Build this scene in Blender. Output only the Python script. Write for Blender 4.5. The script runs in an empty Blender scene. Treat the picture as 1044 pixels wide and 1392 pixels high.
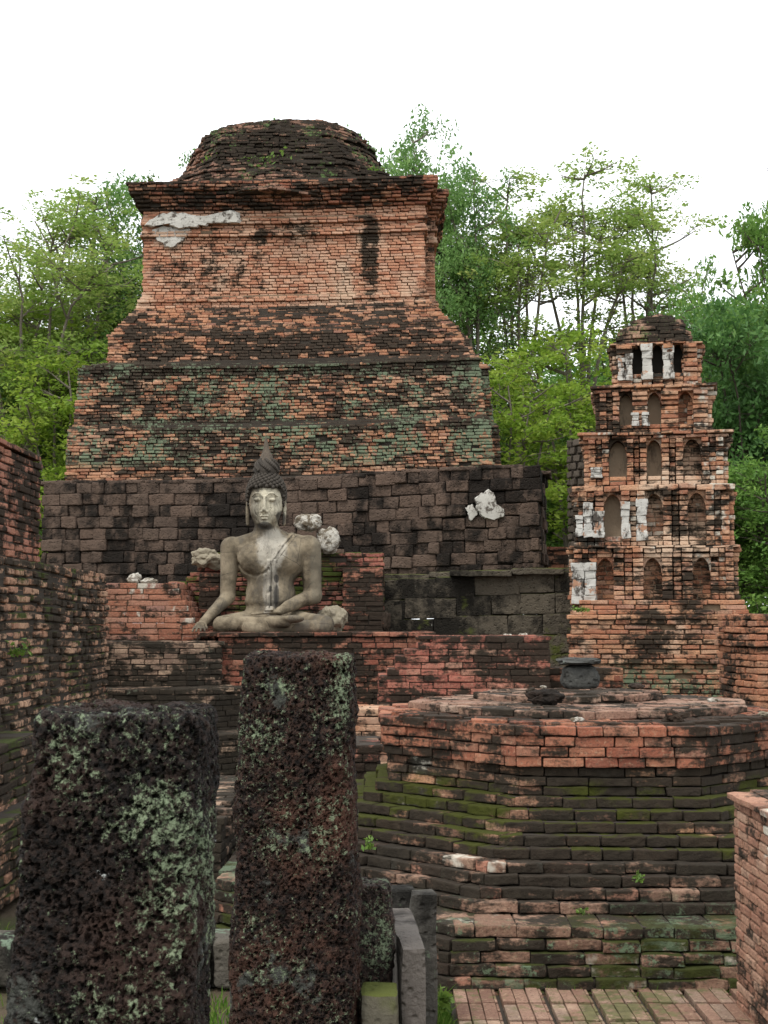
import bpy, math, random
import numpy as np
from mathutils import Vector

# ------------------------------------------------------------------ camera, world, sun, exposure
SC = bpy.context.scene
COL = SC.collection
random.seed(7)
RNG = np.random.default_rng(11)
F = 1933.0                                    # focal length in photograph pixels (50 mm on a 36 mm high frame)
EYE = 1.6
PITCH = math.atan((845 - 696) / F)
cam_d = bpy.data.cameras.new('camera')
cam_d.sensor_fit = 'VERTICAL'; cam_d.sensor_height = 36; cam_d.sensor_width = 27; cam_d.lens = 50
cam_d.clip_start = 0.05; cam_d.clip_end = 2000
cam_d.dof.use_dof = True; cam_d.dof.focus_distance = 13.0; cam_d.dof.aperture_fstop = 16.0
cam = bpy.data.objects.new('camera', cam_d); COL.objects.link(cam)
cam.location = (0, 0, EYE); cam.rotation_euler = (math.pi / 2 + PITCH, 0, 0)
SC.camera = cam
SC.view_settings.view_transform = 'Standard'; SC.view_settings.look = 'None'
SC.view_settings.exposure = 0.8; SC.view_settings.gamma = 1
SUN_EL, SUN_AZ = math.radians(58), math.radians(215)     # soft sun behind the camera's left shoulder

W = bpy.data.worlds.new('World'); SC.world = W; W.use_nodes = True
nt = W.node_tree; nt.nodes.clear()
wo = nt.nodes.new('ShaderNodeOutputWorld'); bg = nt.nodes.new('ShaderNodeBackground')
sky = nt.nodes.new('ShaderNodeTexSky'); sky.sky_type = 'NISHITA'; sky.sun_disc = False
sky.sun_elevation = SUN_EL; sky.sun_rotation = SUN_AZ; sky.dust_density = 3
mx = nt.nodes.new('ShaderNodeMix'); mx.data_type = 'RGBA'; mx.inputs[0].default_value = 0.9
tc = nt.nodes.new('ShaderNodeTexCoord'); nz = nt.nodes.new('ShaderNodeTexNoise')
nz.inputs['Scale'].default_value = 1.6; nz.inputs['Detail'].default_value = 4
rp = nt.nodes.new('ShaderNodeValToRGB')
rp.color_ramp.elements[0].position = .3; rp.color_ramp.elements[0].color = (6.6, 6.9, 7.2, 1)
rp.color_ramp.elements[1].position = .7; rp.color_ramp.elements[1].color = (8.2, 8.3, 8.4, 1)
nt.links.new(tc.outputs['Generated'], nz.inputs['Vector']); nt.links.new(nz.outputs['Fac'], rp.inputs['Fac'])
nt.links.new(sky.outputs[0], mx.inputs[6]); nt.links.new(rp.outputs[0], mx.inputs[7])
nt.links.new(mx.outputs[2], bg.inputs['Color']); bg.inputs['Strength'].default_value = 0.14
nt.links.new(bg.outputs[0], wo.inputs[0])

sun_d = bpy.data.lights.new('sun', 'SUN'); sun_d.energy = 1.3; sun_d.angle = math.radians(14); sun_d.color = (1, .96, .9)
sun = bpy.data.objects.new('sun', sun_d); COL.objects.link(sun)
sv = Vector((math.sin(SUN_AZ) * math.cos(SUN_EL), math.cos(SUN_AZ) * math.cos(SUN_EL), math.sin(SUN_EL)))
sun.rotation_euler = sv.to_track_quat('Z', 'Y').to_euler()

# ------------------------------------------------------------------ pixel helpers (photo pixel + distance -> metres)
CP, SP = math.cos(PITCH), math.sin(PITCH)
def at(px, py, d):
    u = (px - 522) / F; v = (696 - py) / F
    Y = CP - v * SP; Z = SP + v * CP
    k = d / Y
    return (u * k, d, EYE + Z * k)
def X(px, d, py=845): return at(px, py, d)[0]
def Zp(py, d): return at(522, py, d)[2]

# ------------------------------------------------------------------ numpy noise
def _h(ix, iy, iz, s):
    n = (ix.astype(np.int64) * 374761393 + iy.astype(np.int64) * 668265263 + iz.astype(np.int64) * 2147483647 + s * 974634777) & 0xffffffff
    n = ((n ^ (n >> 13)) * 1274126177) & 0xffffffff
    n = (n ^ (n >> 16)) & 0xffffffff
    return n / 2147483648.0 - 1.0
def vnoise(P, scale=1.0, seed=0):
    Q = P * scale; I = np.floor(Q).astype(np.int64); f = Q - I; f = f * f * (3 - 2 * f)
    out = 0
    for a in (0, 1):
        wa = f[..., 0] if a else 1 - f[..., 0]
        for b in (0, 1):
            wb = f[..., 1] if b else 1 - f[..., 1]
            for c in (0, 1):
                wc = f[..., 2] if c else 1 - f[..., 2]
                out = out + wa * wb * wc * _h(I[..., 0] + a, I[..., 1] + b, I[..., 2] + c, seed)
    return out

# ------------------------------------------------------------------ mesh builder
class MB:
    def __init__(s): s.v = []; s.n = 0; s.f = []; s.size = []; s.m = []; s.r = []
    def add(s, V, Fc, mat=0, rnd=0.5):
        V = np.asarray(V, float).reshape(-1, 3); Fc = np.asarray(Fc, np.int64)
        s.v.append(V); s.f.append((Fc + s.n).ravel()); k = len(Fc)
        s.size.append(np.full(k, Fc.shape[1])); s.m.append(np.broadcast_to(np.asarray(mat), (k,)).copy())
        s.r.append(np.broadcast_to(np.asarray(rnd, float), (k,)).copy()); s.n += len(V)
    def box(s, a, b, mat=0, rnd=0.5):
        x0, y0, z0 = a; x1, y1, z1 = b
        V = [(x0,y0,z0),(x1,y0,z0),(x1,y1,z0),(x0,y1,z0),(x0,y0,z1),(x1,y0,z1),(x1,y1,z1),(x0,y1,z1)]
        s.add(V, [(0,3,2,1),(4,5,6,7),(0,1,5,4),(1,2,6,5),(2,3,7,6),(3,0,4,7)], mat, rnd)
    def prism(s, poly, z0, z1, mat=0, rnd=0.5, zf=None):
        n = len(poly); P = np.array(poly, float)
        off = np.array([zf(p[0], p[1]) for p in P]) if zf else np.zeros(n)
        V = np.vstack([np.c_[P, z0 + off], np.c_[P, z1 + off]])
        s.add(V, [[i, (i + 1) % n, n + (i + 1) % n, n + i] for i in range(n)], mat, rnd)
        s.add(np.c_[P, z1 + off], [list(range(n))], mat, rnd)
        s.add(np.c_[P, z0 + off], [list(range(n))[::-1]], mat, rnd)
    def tube(s, pts, rad, sides=6, mat=0, rnd=0.5, cap=True):
        pts = np.asarray(pts, float); n = len(pts); rad = np.broadcast_to(rad, (n,))
        T = np.gradient(pts, axis=0); T /= np.linalg.norm(T, axis=1)[:, None] + 1e-9
        up = np.where(np.abs(T[:, 2:3]) > .9, [[1., 0, 0]], [[0, 0, 1.]])
        A = np.cross(T, up); A /= np.linalg.norm(A, axis=1)[:, None]; B = np.cross(T, A)
        for i in range(1, n):
            if np.dot(A[i], A[i - 1]) < 0: A[i] *= -1; B[i] *= -1
        th = np.linspace(0, 2 * np.pi, sides, endpoint=False)
        V = pts[:, None] + rad[:, None, None] * (np.cos(th)[None, :, None] * A[:, None] + np.sin(th)[None, :, None] * B[:, None])
        Fc = [[i * sides + j, i * sides + (j + 1) % sides, (i + 1) * sides + (j + 1) % sides, (i + 1) * sides + j] for i in range(n - 1) for j in range(sides)]
        s.add(V, Fc, mat, rnd)
        if cap: s.add(V[-1], [list(range(sides))], mat, rnd)
    def build(s, name, mats, parent=None, origin=None, smooth=False):
        if parent is not None and origin is None: origin = Vector(world_loc(parent))
        o3 = np.array(origin if origin is not None else (0, 0, 0), float)
        V = np.vstack(s.v) - o3; loops = np.concatenate(s.f); size = np.concatenate(s.size)
        me = bpy.data.meshes.new(name)
        me.vertices.add(len(V)); me.vertices.foreach_set('co', V.astype(np.float32).ravel())
        me.loops.add(len(loops)); me.loops.foreach_set('vertex_index', loops.astype(np.int32))
        me.polygons.add(len(size)); st = np.concatenate([[0], np.cumsum(size)[:-1]])
        me.polygons.foreach_set('loop_start', st.astype(np.int32))
        me.polygons.foreach_set('material_index', np.concatenate(s.m).astype(np.int32))
        me.polygons.foreach_set('use_smooth', np.full(len(size), smooth))
        a = me.attributes.new('rnd', 'FLOAT', 'FACE'); a.data.foreach_set('value', np.concatenate(s.r).astype(np.float32))
        me.update(calc_edges=True)
        for m in (mats if isinstance(mats, (list, tuple)) else [mats]): me.materials.append(m)
        o = bpy.data.objects.new(name, me); COL.objects.link(o)
        if parent is not None: o.parent = parent
        else: o.location = o3
        return o
def world_loc(o):
    l = Vector(o.location)
    return l + world_loc(o.parent) if o.parent else l
def tag(o, label=None, cat=None, group=None, kind=None):
    if label: o['label'] = label
    if cat: o['category'] = cat
    if group: o['group'] = group
    if kind: o['kind'] = kind
    return o
def thing(name, label, cat, loc, group=None):
    o = bpy.data.objects.new(name, None); COL.objects.link(o); o.location = loc; o.empty_display_size = .2
    return tag(o, label, cat, group)

# ------------------------------------------------------------------ materials
class NT:
    def __init__(s, name):
        s.mat = bpy.data.materials.new(name); s.mat.use_nodes = True; s.t = s.mat.node_tree; s.t.nodes.clear()
        s.out = s.t.nodes.new('ShaderNodeOutputMaterial'); s.p = None
    def node(s, k, **kw):
        n = s.t.nodes.new(k)
        for a, b in kw.items(): setattr(n, a, b)
        return n
    def put(s, sock, v):
        if isinstance(v, bpy.types.NodeSocket): s.t.links.new(v, sock)
        elif isinstance(v, (tuple, list)) and len(v) == 3 and sock.type == 'RGBA': sock.default_value = (*v, 1)
        else: sock.default_value = v
    def pos(s):
        if s.p is None: s.p = s.node('ShaderNodeNewGeometry')
        return s.p.outputs['Position']
    def nrm(s): s.pos(); return s.p.outputs['Normal']
    def scaled(s, sc, v=None, off=(0, 0, 0)):
        m = s.node('ShaderNodeMapping'); s.put(m.inputs['Vector'], v or s.pos()); m.inputs['Scale'].default_value = sc; m.inputs['Location'].default_value = off
        return m.outputs[0]
    def noise(s, scale, detail=4, rough=.6, v=None, dist=0.0):
        n = s.node('ShaderNodeTexNoise'); s.put(n.inputs['Vector'], v or s.pos())
        n.inputs['Scale'].default_value = scale; n.inputs['Detail'].default_value = detail; n.inputs['Roughness'].default_value = rough
        n.inputs['Distortion'].default_value = dist
        return n.outputs['Fac']
    def voro(s, scale, v=None, feat='F1', out='Distance', rnd=1.0):
        n = s.node('ShaderNodeTexVoronoi', feature=feat); s.put(n.inputs['Vector'], v or s.pos()); n.inputs['Scale'].default_value = scale
        n.inputs['Randomness'].default_value = rnd
        return n.outputs[out]
    def m(s, op, a, b=0.0, c=None, clamp=False):
        n = s.node('ShaderNodeMath', operation=op, use_clamp=clamp); s.put(n.inputs[0], a); s.put(n.inputs[1], b)
        if c is not None: s.put(n.inputs[2], c)
        return n.outputs[0]
    def step(s, v, a, b):
        n = s.node('ShaderNodeMapRange', interpolation_type='SMOOTHSTEP'); s.put(n.inputs[0], v)
        n.inputs[1].default_value = a; n.inputs[2].default_value = b
        return n.outputs[0]
    def mix(s, f, a, b, mode='MIX'):
        n = s.node('ShaderNodeMix', data_type='RGBA', blend_type=mode); s.put(n.inputs[0], f); s.put(n.inputs[6], a); s.put(n.inputs[7], b)
        return n.outputs[2]
    def ramp(s, v, stops, interp='LINEAR'):
        n = s.node('ShaderNodeValToRGB'); s.put(n.inputs[0], v); r = n.color_ramp; r.interpolation = interp
        while len(r.elements) < len(stops): r.elements.new(.5)
        for e, (p, c) in zip(r.elements, stops): e.position = p; e.color = (*c, 1)
        return n.outputs[0]
    def rnd(s):
        n = s.node('ShaderNodeAttribute', attribute_name='rnd'); return n.outputs['Fac']
    def sep(s, v):
        n = s.node('ShaderNodeSeparateXYZ'); s.put(n.inputs[0], v); return n.outputs
    def bump(s, h, dist, strength=1.0):
        n = s.node('ShaderNodeBump'); s.put(n.inputs['Height'], h); n.inputs['Distance'].default_value = dist; n.inputs['Strength'].default_value = strength
        return n.outputs[0]
    def finish(s, col, rough=.9, bump=None, spec=.15, disp=None):
        b = s.node('ShaderNodeBsdfPrincipled'); s.put(b.inputs['Base Color'], col); s.put(b.inputs['Roughness'], rough)
        b.inputs['Specular IOR Level'].default_value = spec
        if bump is not None: s.put(b.inputs['Normal'], bump)
        s.t.links.new(b.outputs[0], s.out.inputs['Surface'])
        if disp is not None:
            d = s.node('ShaderNodeDisplacement'); s.put(d.inputs['Height'], disp[0]); d.inputs['Midlevel'].default_value = 0; d.inputs['Scale'].default_value = disp[1]
            s.t.links.new(d.outputs[0], s.out.inputs['Displacement']); s.mat.displacement_method = 'BOTH'
        return s.mat
MOLD = (.0075, .0070, .0058)
def brick_mat(name, stops, mold=.5, moldsc=.7, streak=0.0, brickmold=.5, lichen=None, moss=None, fine=1.0, lime=0.0, moldcol=MOLD, pale=0.0, spots=None):
    """brick colour per brick, black algae patches with their own shape, lichen / moss / lime scale where asked"""
    t = NT(name); r = t.rnd(); r2 = t.m('FRACT', t.m('MULTIPLY', r, 37.7)); r3 = t.m('FRACT', t.m('MULTIPLY', r, 91.3))
    col = t.ramp(r, stops)
    n1 = t.noise(9 * fine, 5, .65)
    col = t.mix(t.m('MULTIPLY', t.step(n1, .35, .75), .45), col, (.16, .085, .06))
    col = t.mix(t.m('MULTIPLY', t.step(t.noise(38 * fine, 4, .7), .5, .72), .4), col, (.46, .34, .22))
    col = t.mix(t.m('MULTIPLY', t.step(t.noise(55 * fine, 4, .75, v=t.scaled((1, 1, 1), off=(8, 3, 1))), .52, .66), .7), col, (.07, .045, .035))
    if pale: col = t.mix(t.m('MULTIPLY', t.step(t.noise(1.1, 4, .6, v=t.scaled((1, 1, 1), off=(3, 7, 1))), .5, .66), pale), col, (.52, .38, .27))
    if lime:
        lm = t.m('ADD', t.noise(2.2, 5, .7, v=t.scaled((1, 1, .6), off=(9, 2, 5))), t.m('MULTIPLY', t.m('SUBTRACT', r3, .5), .25))
        col = t.mix(t.step(lm, .66 - lime * .1, .74 - lime * .1), col, (.5, .46, .38))
    big = t.noise(moldsc, 5, .62, v=t.scaled((1, 1, 1 - streak)))
    mid = t.noise(moldsc * 7, 4, .7)
    ani = t.noise(fine, 4, .7, v=t.scaled((2.6, 2.6, 10.5), off=(4, 1, 2)))
    v = t.m('ADD', big, t.m('MULTIPLY', t.m('SUBTRACT', mid, .5), .55))
    v = t.m('ADD', v, t.m('MULTIPLY', t.m('SUBTRACT', ani, .5), .75 + .6 * brickmold))
    v = t.m('ADD', v, t.m('MULTIPLY', t.m('SUBTRACT', t.noise(26 * fine, 4, .7), .5), .35))
    v = t.m('ADD', v, t.m('MULTIPLY', t.m('SUBTRACT', r2, .5), brickmold * .42))
    if spots:
        for (c, rad, w) in spots:           # named dark or clean areas: centre (x, z), radii, weight
            p = t.sep(t.pos())
            dx = t.m('DIVIDE', t.m('SUBTRACT', p[0], c[0]), rad[0]); dz = t.m('DIVIDE', t.m('SUBTRACT', p[2], c[1]), rad[1])
            dd = t.m('ADD', t.m('MULTIPLY', dx, dx), t.m('MULTIPLY', dz, dz))
            v = t.m('ADD', v, t.m('MULTIPLY', t.m('SUBTRACT', 1.0, t.step(dd, .2, 1.4)), w))
    th = 1 - mold
    mf = t.step(v, th - .10, th + .10)
    mcol = t.mix(t.noise(20, 3, .6), moldcol, (moldcol[0] * 5.2, moldcol[1] * 4.8, moldcol[2] * 4.2))
    col = t.mix(t.m('MULTIPLY', mf, .96), col, mcol)
    if lichen:
        amt, z0, z1, lcol = lichen
        z = t.sep(t.pos())[2]
        band = t.m('MULTIPLY', t.step(z, z0, z0 + .25), t.m('SUBTRACT', 1.0, t.step(z, z1 - .25, z1)))
        ln = t.m('ADD', t.noise(1.3, 4, .6, v=t.scaled((1, 1, 1), off=(5, 1, 8))), t.m('MULTIPLY', t.m('SUBTRACT', t.noise(13, 6, .8), .5), 1.35))
        ln = t.m('ADD', ln, t.m('MULTIPLY', t.m('SUBTRACT', r3, .5), .12))
        col = t.mix(t.m('MULTIPLY', t.step(ln, 1 - amt - .05, 1 - amt + .08), band), col, lcol)
    if moss:
        amt, z0, z1, mcol2 = moss
        z = t.sep(t.pos())[2]; nzv = t.sep(t.nrm())[2]
        band = t.m('MULTIPLY', t.step(z, z0, z0 + .08), t.m('SUBTRACT', 1.0, t.step(z, z1 - .08, z1)))
        mn = t.m('ADD', t.noise(2.4, 5, .65, v=t.scaled((1, 1, 1), off=(2, 6, 3))), t.m('MULTIPLY', nzv, .16))
        mn = t.m('ADD', mn, t.m('MULTIPLY', t.m('SUBTRACT', r3, .5), .16))
        col = t.mix(t.m('MULTIPLY', t.step(mn, 1 - amt - .04, 1 - amt + .08), band), col, t.mix(t.noise(30, 3, .6), mcol2, (mcol2[0] * .45, mcol2[1] * .45, mcol2[2] * .5)))
    h = t.m('ADD', t.m('MULTIPLY', t.noise(28 * fine, 5, .65), .7), t.m('MULTIPLY', t.noise(90 * fine, 3, .6), .3))
    return t.finish(col, .92, t.bump(h, .018 / fine, .9), spec=.12)
def stone_mat(name, base, alt, sc=3.0, var=.8, mold=.35, lichen=0, lcol=(.24, .3, .2), bumpd=.01, white=0.0, moss=0.0, pits=True):
    t = NT(name); r = t.rnd()
    col = t.mix(t.noise(sc, 5, .65), base, alt)
    col = t.mix(t.m('MULTIPLY', t.m('SUBTRACT', r, .35), var, clamp=True), col, t.mix(t.noise(sc * 3, 3, .5), base, (alt[0] * 1.5, alt[1] * 1.4, alt[2] * 1.35)))
    big = t.m('ADD', t.noise(.9, 5, .65, v=t.scaled((1, 1, .45))), t.m('MULTIPLY', t.m('SUBTRACT', t.noise(7, 4, .7), .5), .5))
    big = t.m('ADD', big, t.m('MULTIPLY', t.m('SUBTRACT', t.m('FRACT', t.m('MULTIPLY', r, 37.7)), .5), .2))
    col = t.mix(t.m('MULTIPLY', t.step(big, 1 - mold - .1, 1 - mold + .1), .9), col, MOLD)
    if white: col = t.mix(t.step(t.noise(6, 6, .7, v=t.scaled((1, 1, .7), off=(4, 4, 4))), .74 - white, .80 - white), col, (.42, .41, .36))
    if lichen: col = t.mix(t.step(t.m('ADD', t.noise(2.0, 3, .6), t.m('MULTIPLY', t.m('SUBTRACT', t.noise(22, 4, .7), .5), .6)), 1 - lichen, 1 - lichen + .07), col, lcol)
    if moss: col = t.mix(t.step(t.m('ADD', t.noise(1.7, 4, .6), t.m('MULTIPLY', t.sep(t.nrm())[2], .25)), 1 - moss, 1 - moss + .1), col, (.075, .085, .02))
    h = t.noise(24, 6, .7)
    if pits: h = t.m('SUBTRACT', h, t.m('MULTIPLY', t.m('SUBTRACT', 1.0, t.step(t.voro(26), .1, .4)), .5))
    return t.finish(col, .93, t.bump(h, bumpd, .9))
def mortar_mat(name, a=(.018, .015, .012), b=(.07, .058, .046)):
    t = NT(name); return t.finish(t.mix(t.noise(5, 4, .6), a, b), .95, t.bump(t.noise(40, 4, .6), .006))
RED = [(0, (.20, .070, .042)), (.35, (.29, .110, .065)), (.6, (.35, .145, .08)), (.85, (.40, .20, .115)), (1, (.26, .13, .09))]
ORANGE = [(0, (.30, .12, .07)), (.3, (.40, .18, .10)), (.6, (.46, .235, .13)), (.85, (.50, .30, .19)), (1, (.33, .17, .12))]
PINK = [(0, (.30, .15, .11)), (.3, (.38, .20, .14)), (.6, (.44, .25, .17)), (.85, (.50, .33, .25)), (1, (.28, .16, .13))]
LICH = (.145, .18, .115)
M_MORTAR = mortar_mat('dark_mortar'); M_MORT_L = mortar_mat('sandy_mortar', (.12, .085, .055), (.24, .17, .11))

# ------------------------------------------------------------------ bricks
def template(kx, ky, kz):
    """closed surface grid of a box; coordinates in -1..1 on the given knots"""
    idx = {}; V = []; Fc = []
    nx, ny, nz_ = len(kx), len(ky), len(kz)
    def g(i, j, k):
        key = (i, j, k)
        if key not in idx: idx[key] = len(V); V.append((kx[i], ky[j], kz[k]))
        return idx[key]
    for i in range(nx - 1):
        for j in range(ny - 1):
            Fc.append((g(i, j, 0), g(i, j + 1, 0), g(i + 1, j + 1, 0), g(i + 1, j, 0)))
            Fc.append((g(i, j, nz_-1), g(i + 1, j, nz_-1), g(i + 1, j + 1, nz_-1), g(i, j + 1, nz_-1)))
    for i in range(nx - 1):
        for k in range(nz_ - 1):
            Fc.append((g(i, 0, k), g(i + 1, 0, k), g(i + 1, 0, k + 1), g(i, 0, k + 1)))
            Fc.append((g(i, ny-1, k), g(i, ny-1, k + 1), g(i + 1, ny-1, k + 1), g(i + 1, ny-1, k)))
    for j in range(ny - 1):
        for k in range(nz_ - 1):
            Fc.append((g(0, j, k), g(0, j, k + 1), g(0, j + 1, k + 1), g(0, j + 1, k)))
            Fc.append((g(nx-1, j, k), g(nx-1, j + 1, k), g(nx-1, j + 1, k + 1), g(nx-1, j, k + 1)))
    return np.array(V, float), np.array(Fc)
T_FAR = template([-1, -.9, .9, 1], [-1, -.8, 1], [-1, -.6, .6, 1])
T_NEAR = template([-1, -.93, -.7, -.25, .25, .7, .93, 1], [-1, -.85, -.4, .4, 1], [-1, -.7, 0, .7, 1])
T_BLOCK = template([-1, -.93, -.72, -.3, .3, .72, .93, 1], [-1, -.85, -.3, 1], [-1, -.85, -.55, 0, .55, .85, 1])
def add_bricks(mb, C, ang, half, tpl=T_FAR, r=.006, amp=.0, nsc=9.0, tilt=.02, rnd=None, mat=0, seed=1):
    N = len(C)
    if N == 0: return
    C = np.asarray(C, float); half = np.asarray(half, float); ang = np.asarray(ang, float)
    TV, TF = tpl
    q = TV[None] * half[:, None]
    rr = np.minimum(r, half.min(axis=1) * .9)[:, None, None]
    inner = np.clip(q, -(half[:, None] - rr), half[:, None] - rr)
    d = q - inner; L = np.linalg.norm(d, axis=2, keepdims=True)
    q = inner + np.where(L > 1e-9, d / np.maximum(L, 1e-9) * rr, 0)
    tx = RNG.normal(0, tilt, N)[:, None]; ty = RNG.normal(0, tilt * .6, N)[:, None]; tz = RNG.normal(0, tilt, N)[:, None]
    x, y, z = q[..., 0], q[..., 1], q[..., 2]
    y, z = y - tx * z, z + tx * y
    x, z = x - ty * z, z + ty * x
    a = ang[:, None] + tz
    X_ = x * np.cos(a) - y * np.sin(a); Y_ = x * np.sin(a) + y * np.cos(a)
    P = np.stack([X_, Y_, z], -1) + C[:, None]
    if amp:
        off = RNG.uniform(0, 100, (N, 1, 3))
        for k in range(3): P[..., k] += amp * vnoise(P + off, nsc, seed + k * 5) + amp * .5 * vnoise(P + off, nsc * 2.7, seed + k * 5 + 1)
    rn = RNG.uniform(0, 1, N) if rnd is None else np.asarray(rnd)
    Fa = TF[None] + (np.arange(N) * len(TV))[:, None, None]
    mb.add(P.reshape(-1, 3), Fa.reshape(-1, 4), mat, np.repeat(rn, len(TF)))
def inset(poly, d):
    P = [Vector((p[0], p[1])) for p in poly]; n = len(P); out = []
    for i in range(n):
        a, b, c = P[i - 1], P[i], P[(i + 1) % n]
        e1 = (b - a).normalized(); e2 = (c - b).normalized()
        n1 = Vector((-e1.y, e1.x)); n2 = Vector((-e2.y, e2.x))
        m = (n1 + n2); k = max(m.dot(n1), .3)
        out.append(tuple(b + m * (d / k)))
    return out
def ring(mb, poly, z, h, L=.24, D=.11, edges=None, tpl=T_FAR, r=.006, amp=0.0, nsc=9.0, gap=.008, jit=.006, miss=0.0, zf=None, segs=None, tilt=.015, course=0, lvar=.35, zj=.003, seed=1, hvar=0.0):
    C = []; A = []; H = []
    n = len(poly)
    for e in range(n):
        if edges is not None and e not in edges: continue
        p = np.array(poly[e], float); q = np.array(poly[(e + 1) % n], float)
        v = q - p; T = np.linalg.norm(v)
        if T < .03: continue
        v /= T; out = np.array([v[1], -v[0]]); ang = math.atan2(v[1], v[0])
        pieces = segs(e, T, z) if segs else [(0, T, 0.0)]
        for (s0, s1, off) in pieces:
            s = s0 - (random.random() * L * .6 if segs is None and course is not None and s0 == 0 and n < 3 else 0)
            first = True
            while s < s1 - .02:
                l = L * (1 + random.uniform(-lvar, lvar * .4))
                if first and s0 == 0 and course % 2: l *= .55
                first = False
                if s1 - (s + l) < L * .3: l = s1 - s
                if l > L * 1.45: l = l / 2
                a, b = s, min(s + l, s1); s = b
                if random.random() < miss: continue
                m = (a + b) / 2; j = random.uniform(-jit, jit)
                cx, cy = p + v * m + out * (off - D / 2 + j)
                cz = z + h / 2 + (zf(cx, cy) if zf else 0) + random.uniform(-zj, zj)
                C.append((cx, cy, cz)); A.append(ang); H.append(((b - a - gap) / 2, D / 2, h * (1 + random.uniform(-hvar, hvar)) / 2 - gap * .35))
    add_bricks(mb, C, A, H, tpl, r, amp, nsc, tilt, seed=seed)
def inside(poly, x, y):
    c = False; n = len(poly)
    for i in range(n):
        x1, y1 = poly[i]; x2, y2 = poly[(i + 1) % n]
        if (y1 > y) != (y2 > y) and x < (x2 - x1) * (y - y1) / (y2 - y1) + x1: c = not c
    return c
def cap(mb, poly, z, h=.05, L=.22, Wd=.12, ang=0.0, tpl=T_FAR, r=.008, amp=0.0, miss=0.0, gap=.008, zf=None, zj=.003, hole=None, tilt=.01):
    """bricks laid flat over a polygon, tops at z"""
    P = np.array(poly); ca, sa = math.cos(ang), math.sin(ang)
    R = np.c_[P[:, 0] * ca + P[:, 1] * sa, -P[:, 0] * sa + P[:, 1] * ca]
    C = []; H = []
    y = R[:, 1].min(); row = 0
    while y < R[:, 1].max():
        x = R[:, 0].min() - random.random() * L
        while x < R[:, 0].max():
            l = L * random.uniform(.75, 1.1); cx, cy = x + l / 2, y + Wd / 2
            wx, wy = cx * ca - cy * sa, cx * sa + cy * ca
            if inside(poly, wx, wy) and random.random() > miss and not (hole and inside(hole, wx, wy)):
                C.append((wx, wy, z - h / 2 + (zf(wx, wy) if zf else 0) + random.uniform(-zj, zj))); H.append(((l - gap) / 2, (Wd - gap) / 2, h / 2))
            x += l
        y += Wd; row += 1
    add_bricks(mb, C, [ang] * len(C), H, tpl, r, amp, 9, tilt)
def rect(x0, y0, x1, y1): return [(x0, y0), (x1, y0), (x1, y1), (x0, y1)]
def quad(p, q, th, side=1):
    """plan of a straight wall from p to q (face line), thickness th behind the face; face is edge 0, outward on its right"""
    v = Vector((q[0] - p[0], q[1] - p[1])).normalized(); nrm = Vector((-v.y, v.x)) * th
    return [p, q, (q[0] + nrm.x, q[1] + nrm.y), (p[0] + nrm.x, p[1] + nrm.y)]
def wall(mb, poly, z0, z1, h=.065, ci=.02, zf=None, topf=None, capit=True, core_mat=1, **kw):
    """brick wall on a plan polygon; topf(s along edge0 0..1) -> top height lets it end ragged"""
    z = z0; k = 0; tot = []
    p0 = Vector(poly[0]); p1 = Vector(poly[1]); Ld = (p1 - p0).length; dr = (p1 - p0) / Ld
    while z < z1 - h * .5:
        pl = poly
        if topf:
            ss = [s / 60 for s in range(61) if topf(s / 60) > z + h * .6]
            if not ss: break
            a, b = min(ss), max(ss)
            pv0, pv1, pv2, pv3 = [Vector(p) for p in poly]
            pl = [tuple(pv0.lerp(pv1, a)), tuple(pv0.lerp(pv1, b)), tuple(pv3.lerp(pv2, b)), tuple(pv3.lerp(pv2, a))]
        ring(mb, pl, z, h, zf=zf, course=k, **kw)
        core = inset(pl, ci)
        mb.prism(core, z, z + h - .004, core_mat, zf=zf)
        z += h; k += 1
    return z

# ------------------------------------------------------------------ ground, paving, grass
t = NT('grassy_earth')
gcol = t.mix(t.step(t.noise(.5, 5, .65), .42, .6), (.075, .055, .036), (.045, .065, .018))
gcol = t.mix(t.m('MULTIPLY', t.noise(9, 4, .7), .5), gcol, (.12, .095, .065))
M_GROUND = t.finish(gcol, .95, t.bump(t.noise(25, 5, .7), .03))
g = MB()
gx = np.concatenate([np.linspace(-300, -22, 12), np.linspace(-20, 20, 81), np.linspace(22, 300, 12)])
gy = np.concatenate([[-60, -20], np.linspace(-4, 40, 89), np.linspace(45, 500, 14)])
GX, GY = np.meshgrid(gx, gy); PV = np.stack([GX, GY, GX * 0], -1).reshape(-1, 3)
PV[:, 2] = -.05 + .025 * vnoise(PV, .8, 3)
nx_ = len(gx); FF = [[j * nx_ + i, j * nx_ + i + 1, (j + 1) * nx_ + i + 1, (j + 1) * nx_ + i] for j in range(len(gy) - 1) for i in range(nx_ - 1)]
g.add(PV, FF); tag(g.build('ground', M_GROUND, smooth=True), kind='structure')
M_PAVE = brick_mat('worn_paving_brick', [(0, (.16, .09, .065)), (.4, (.23, .135, .095)), (.8, (.29, .185, .135)), (1, (.22, .16, .12))], mold=.46, moldsc=2.5, brickmold=.2, fine=1.2, pale=.8, moldcol=(.035, .035, .018))
pv = MB(); pv.box((.28, 3.0, -.3), (1.9, 6.6, -.012), 1)
zz = .0
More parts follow.
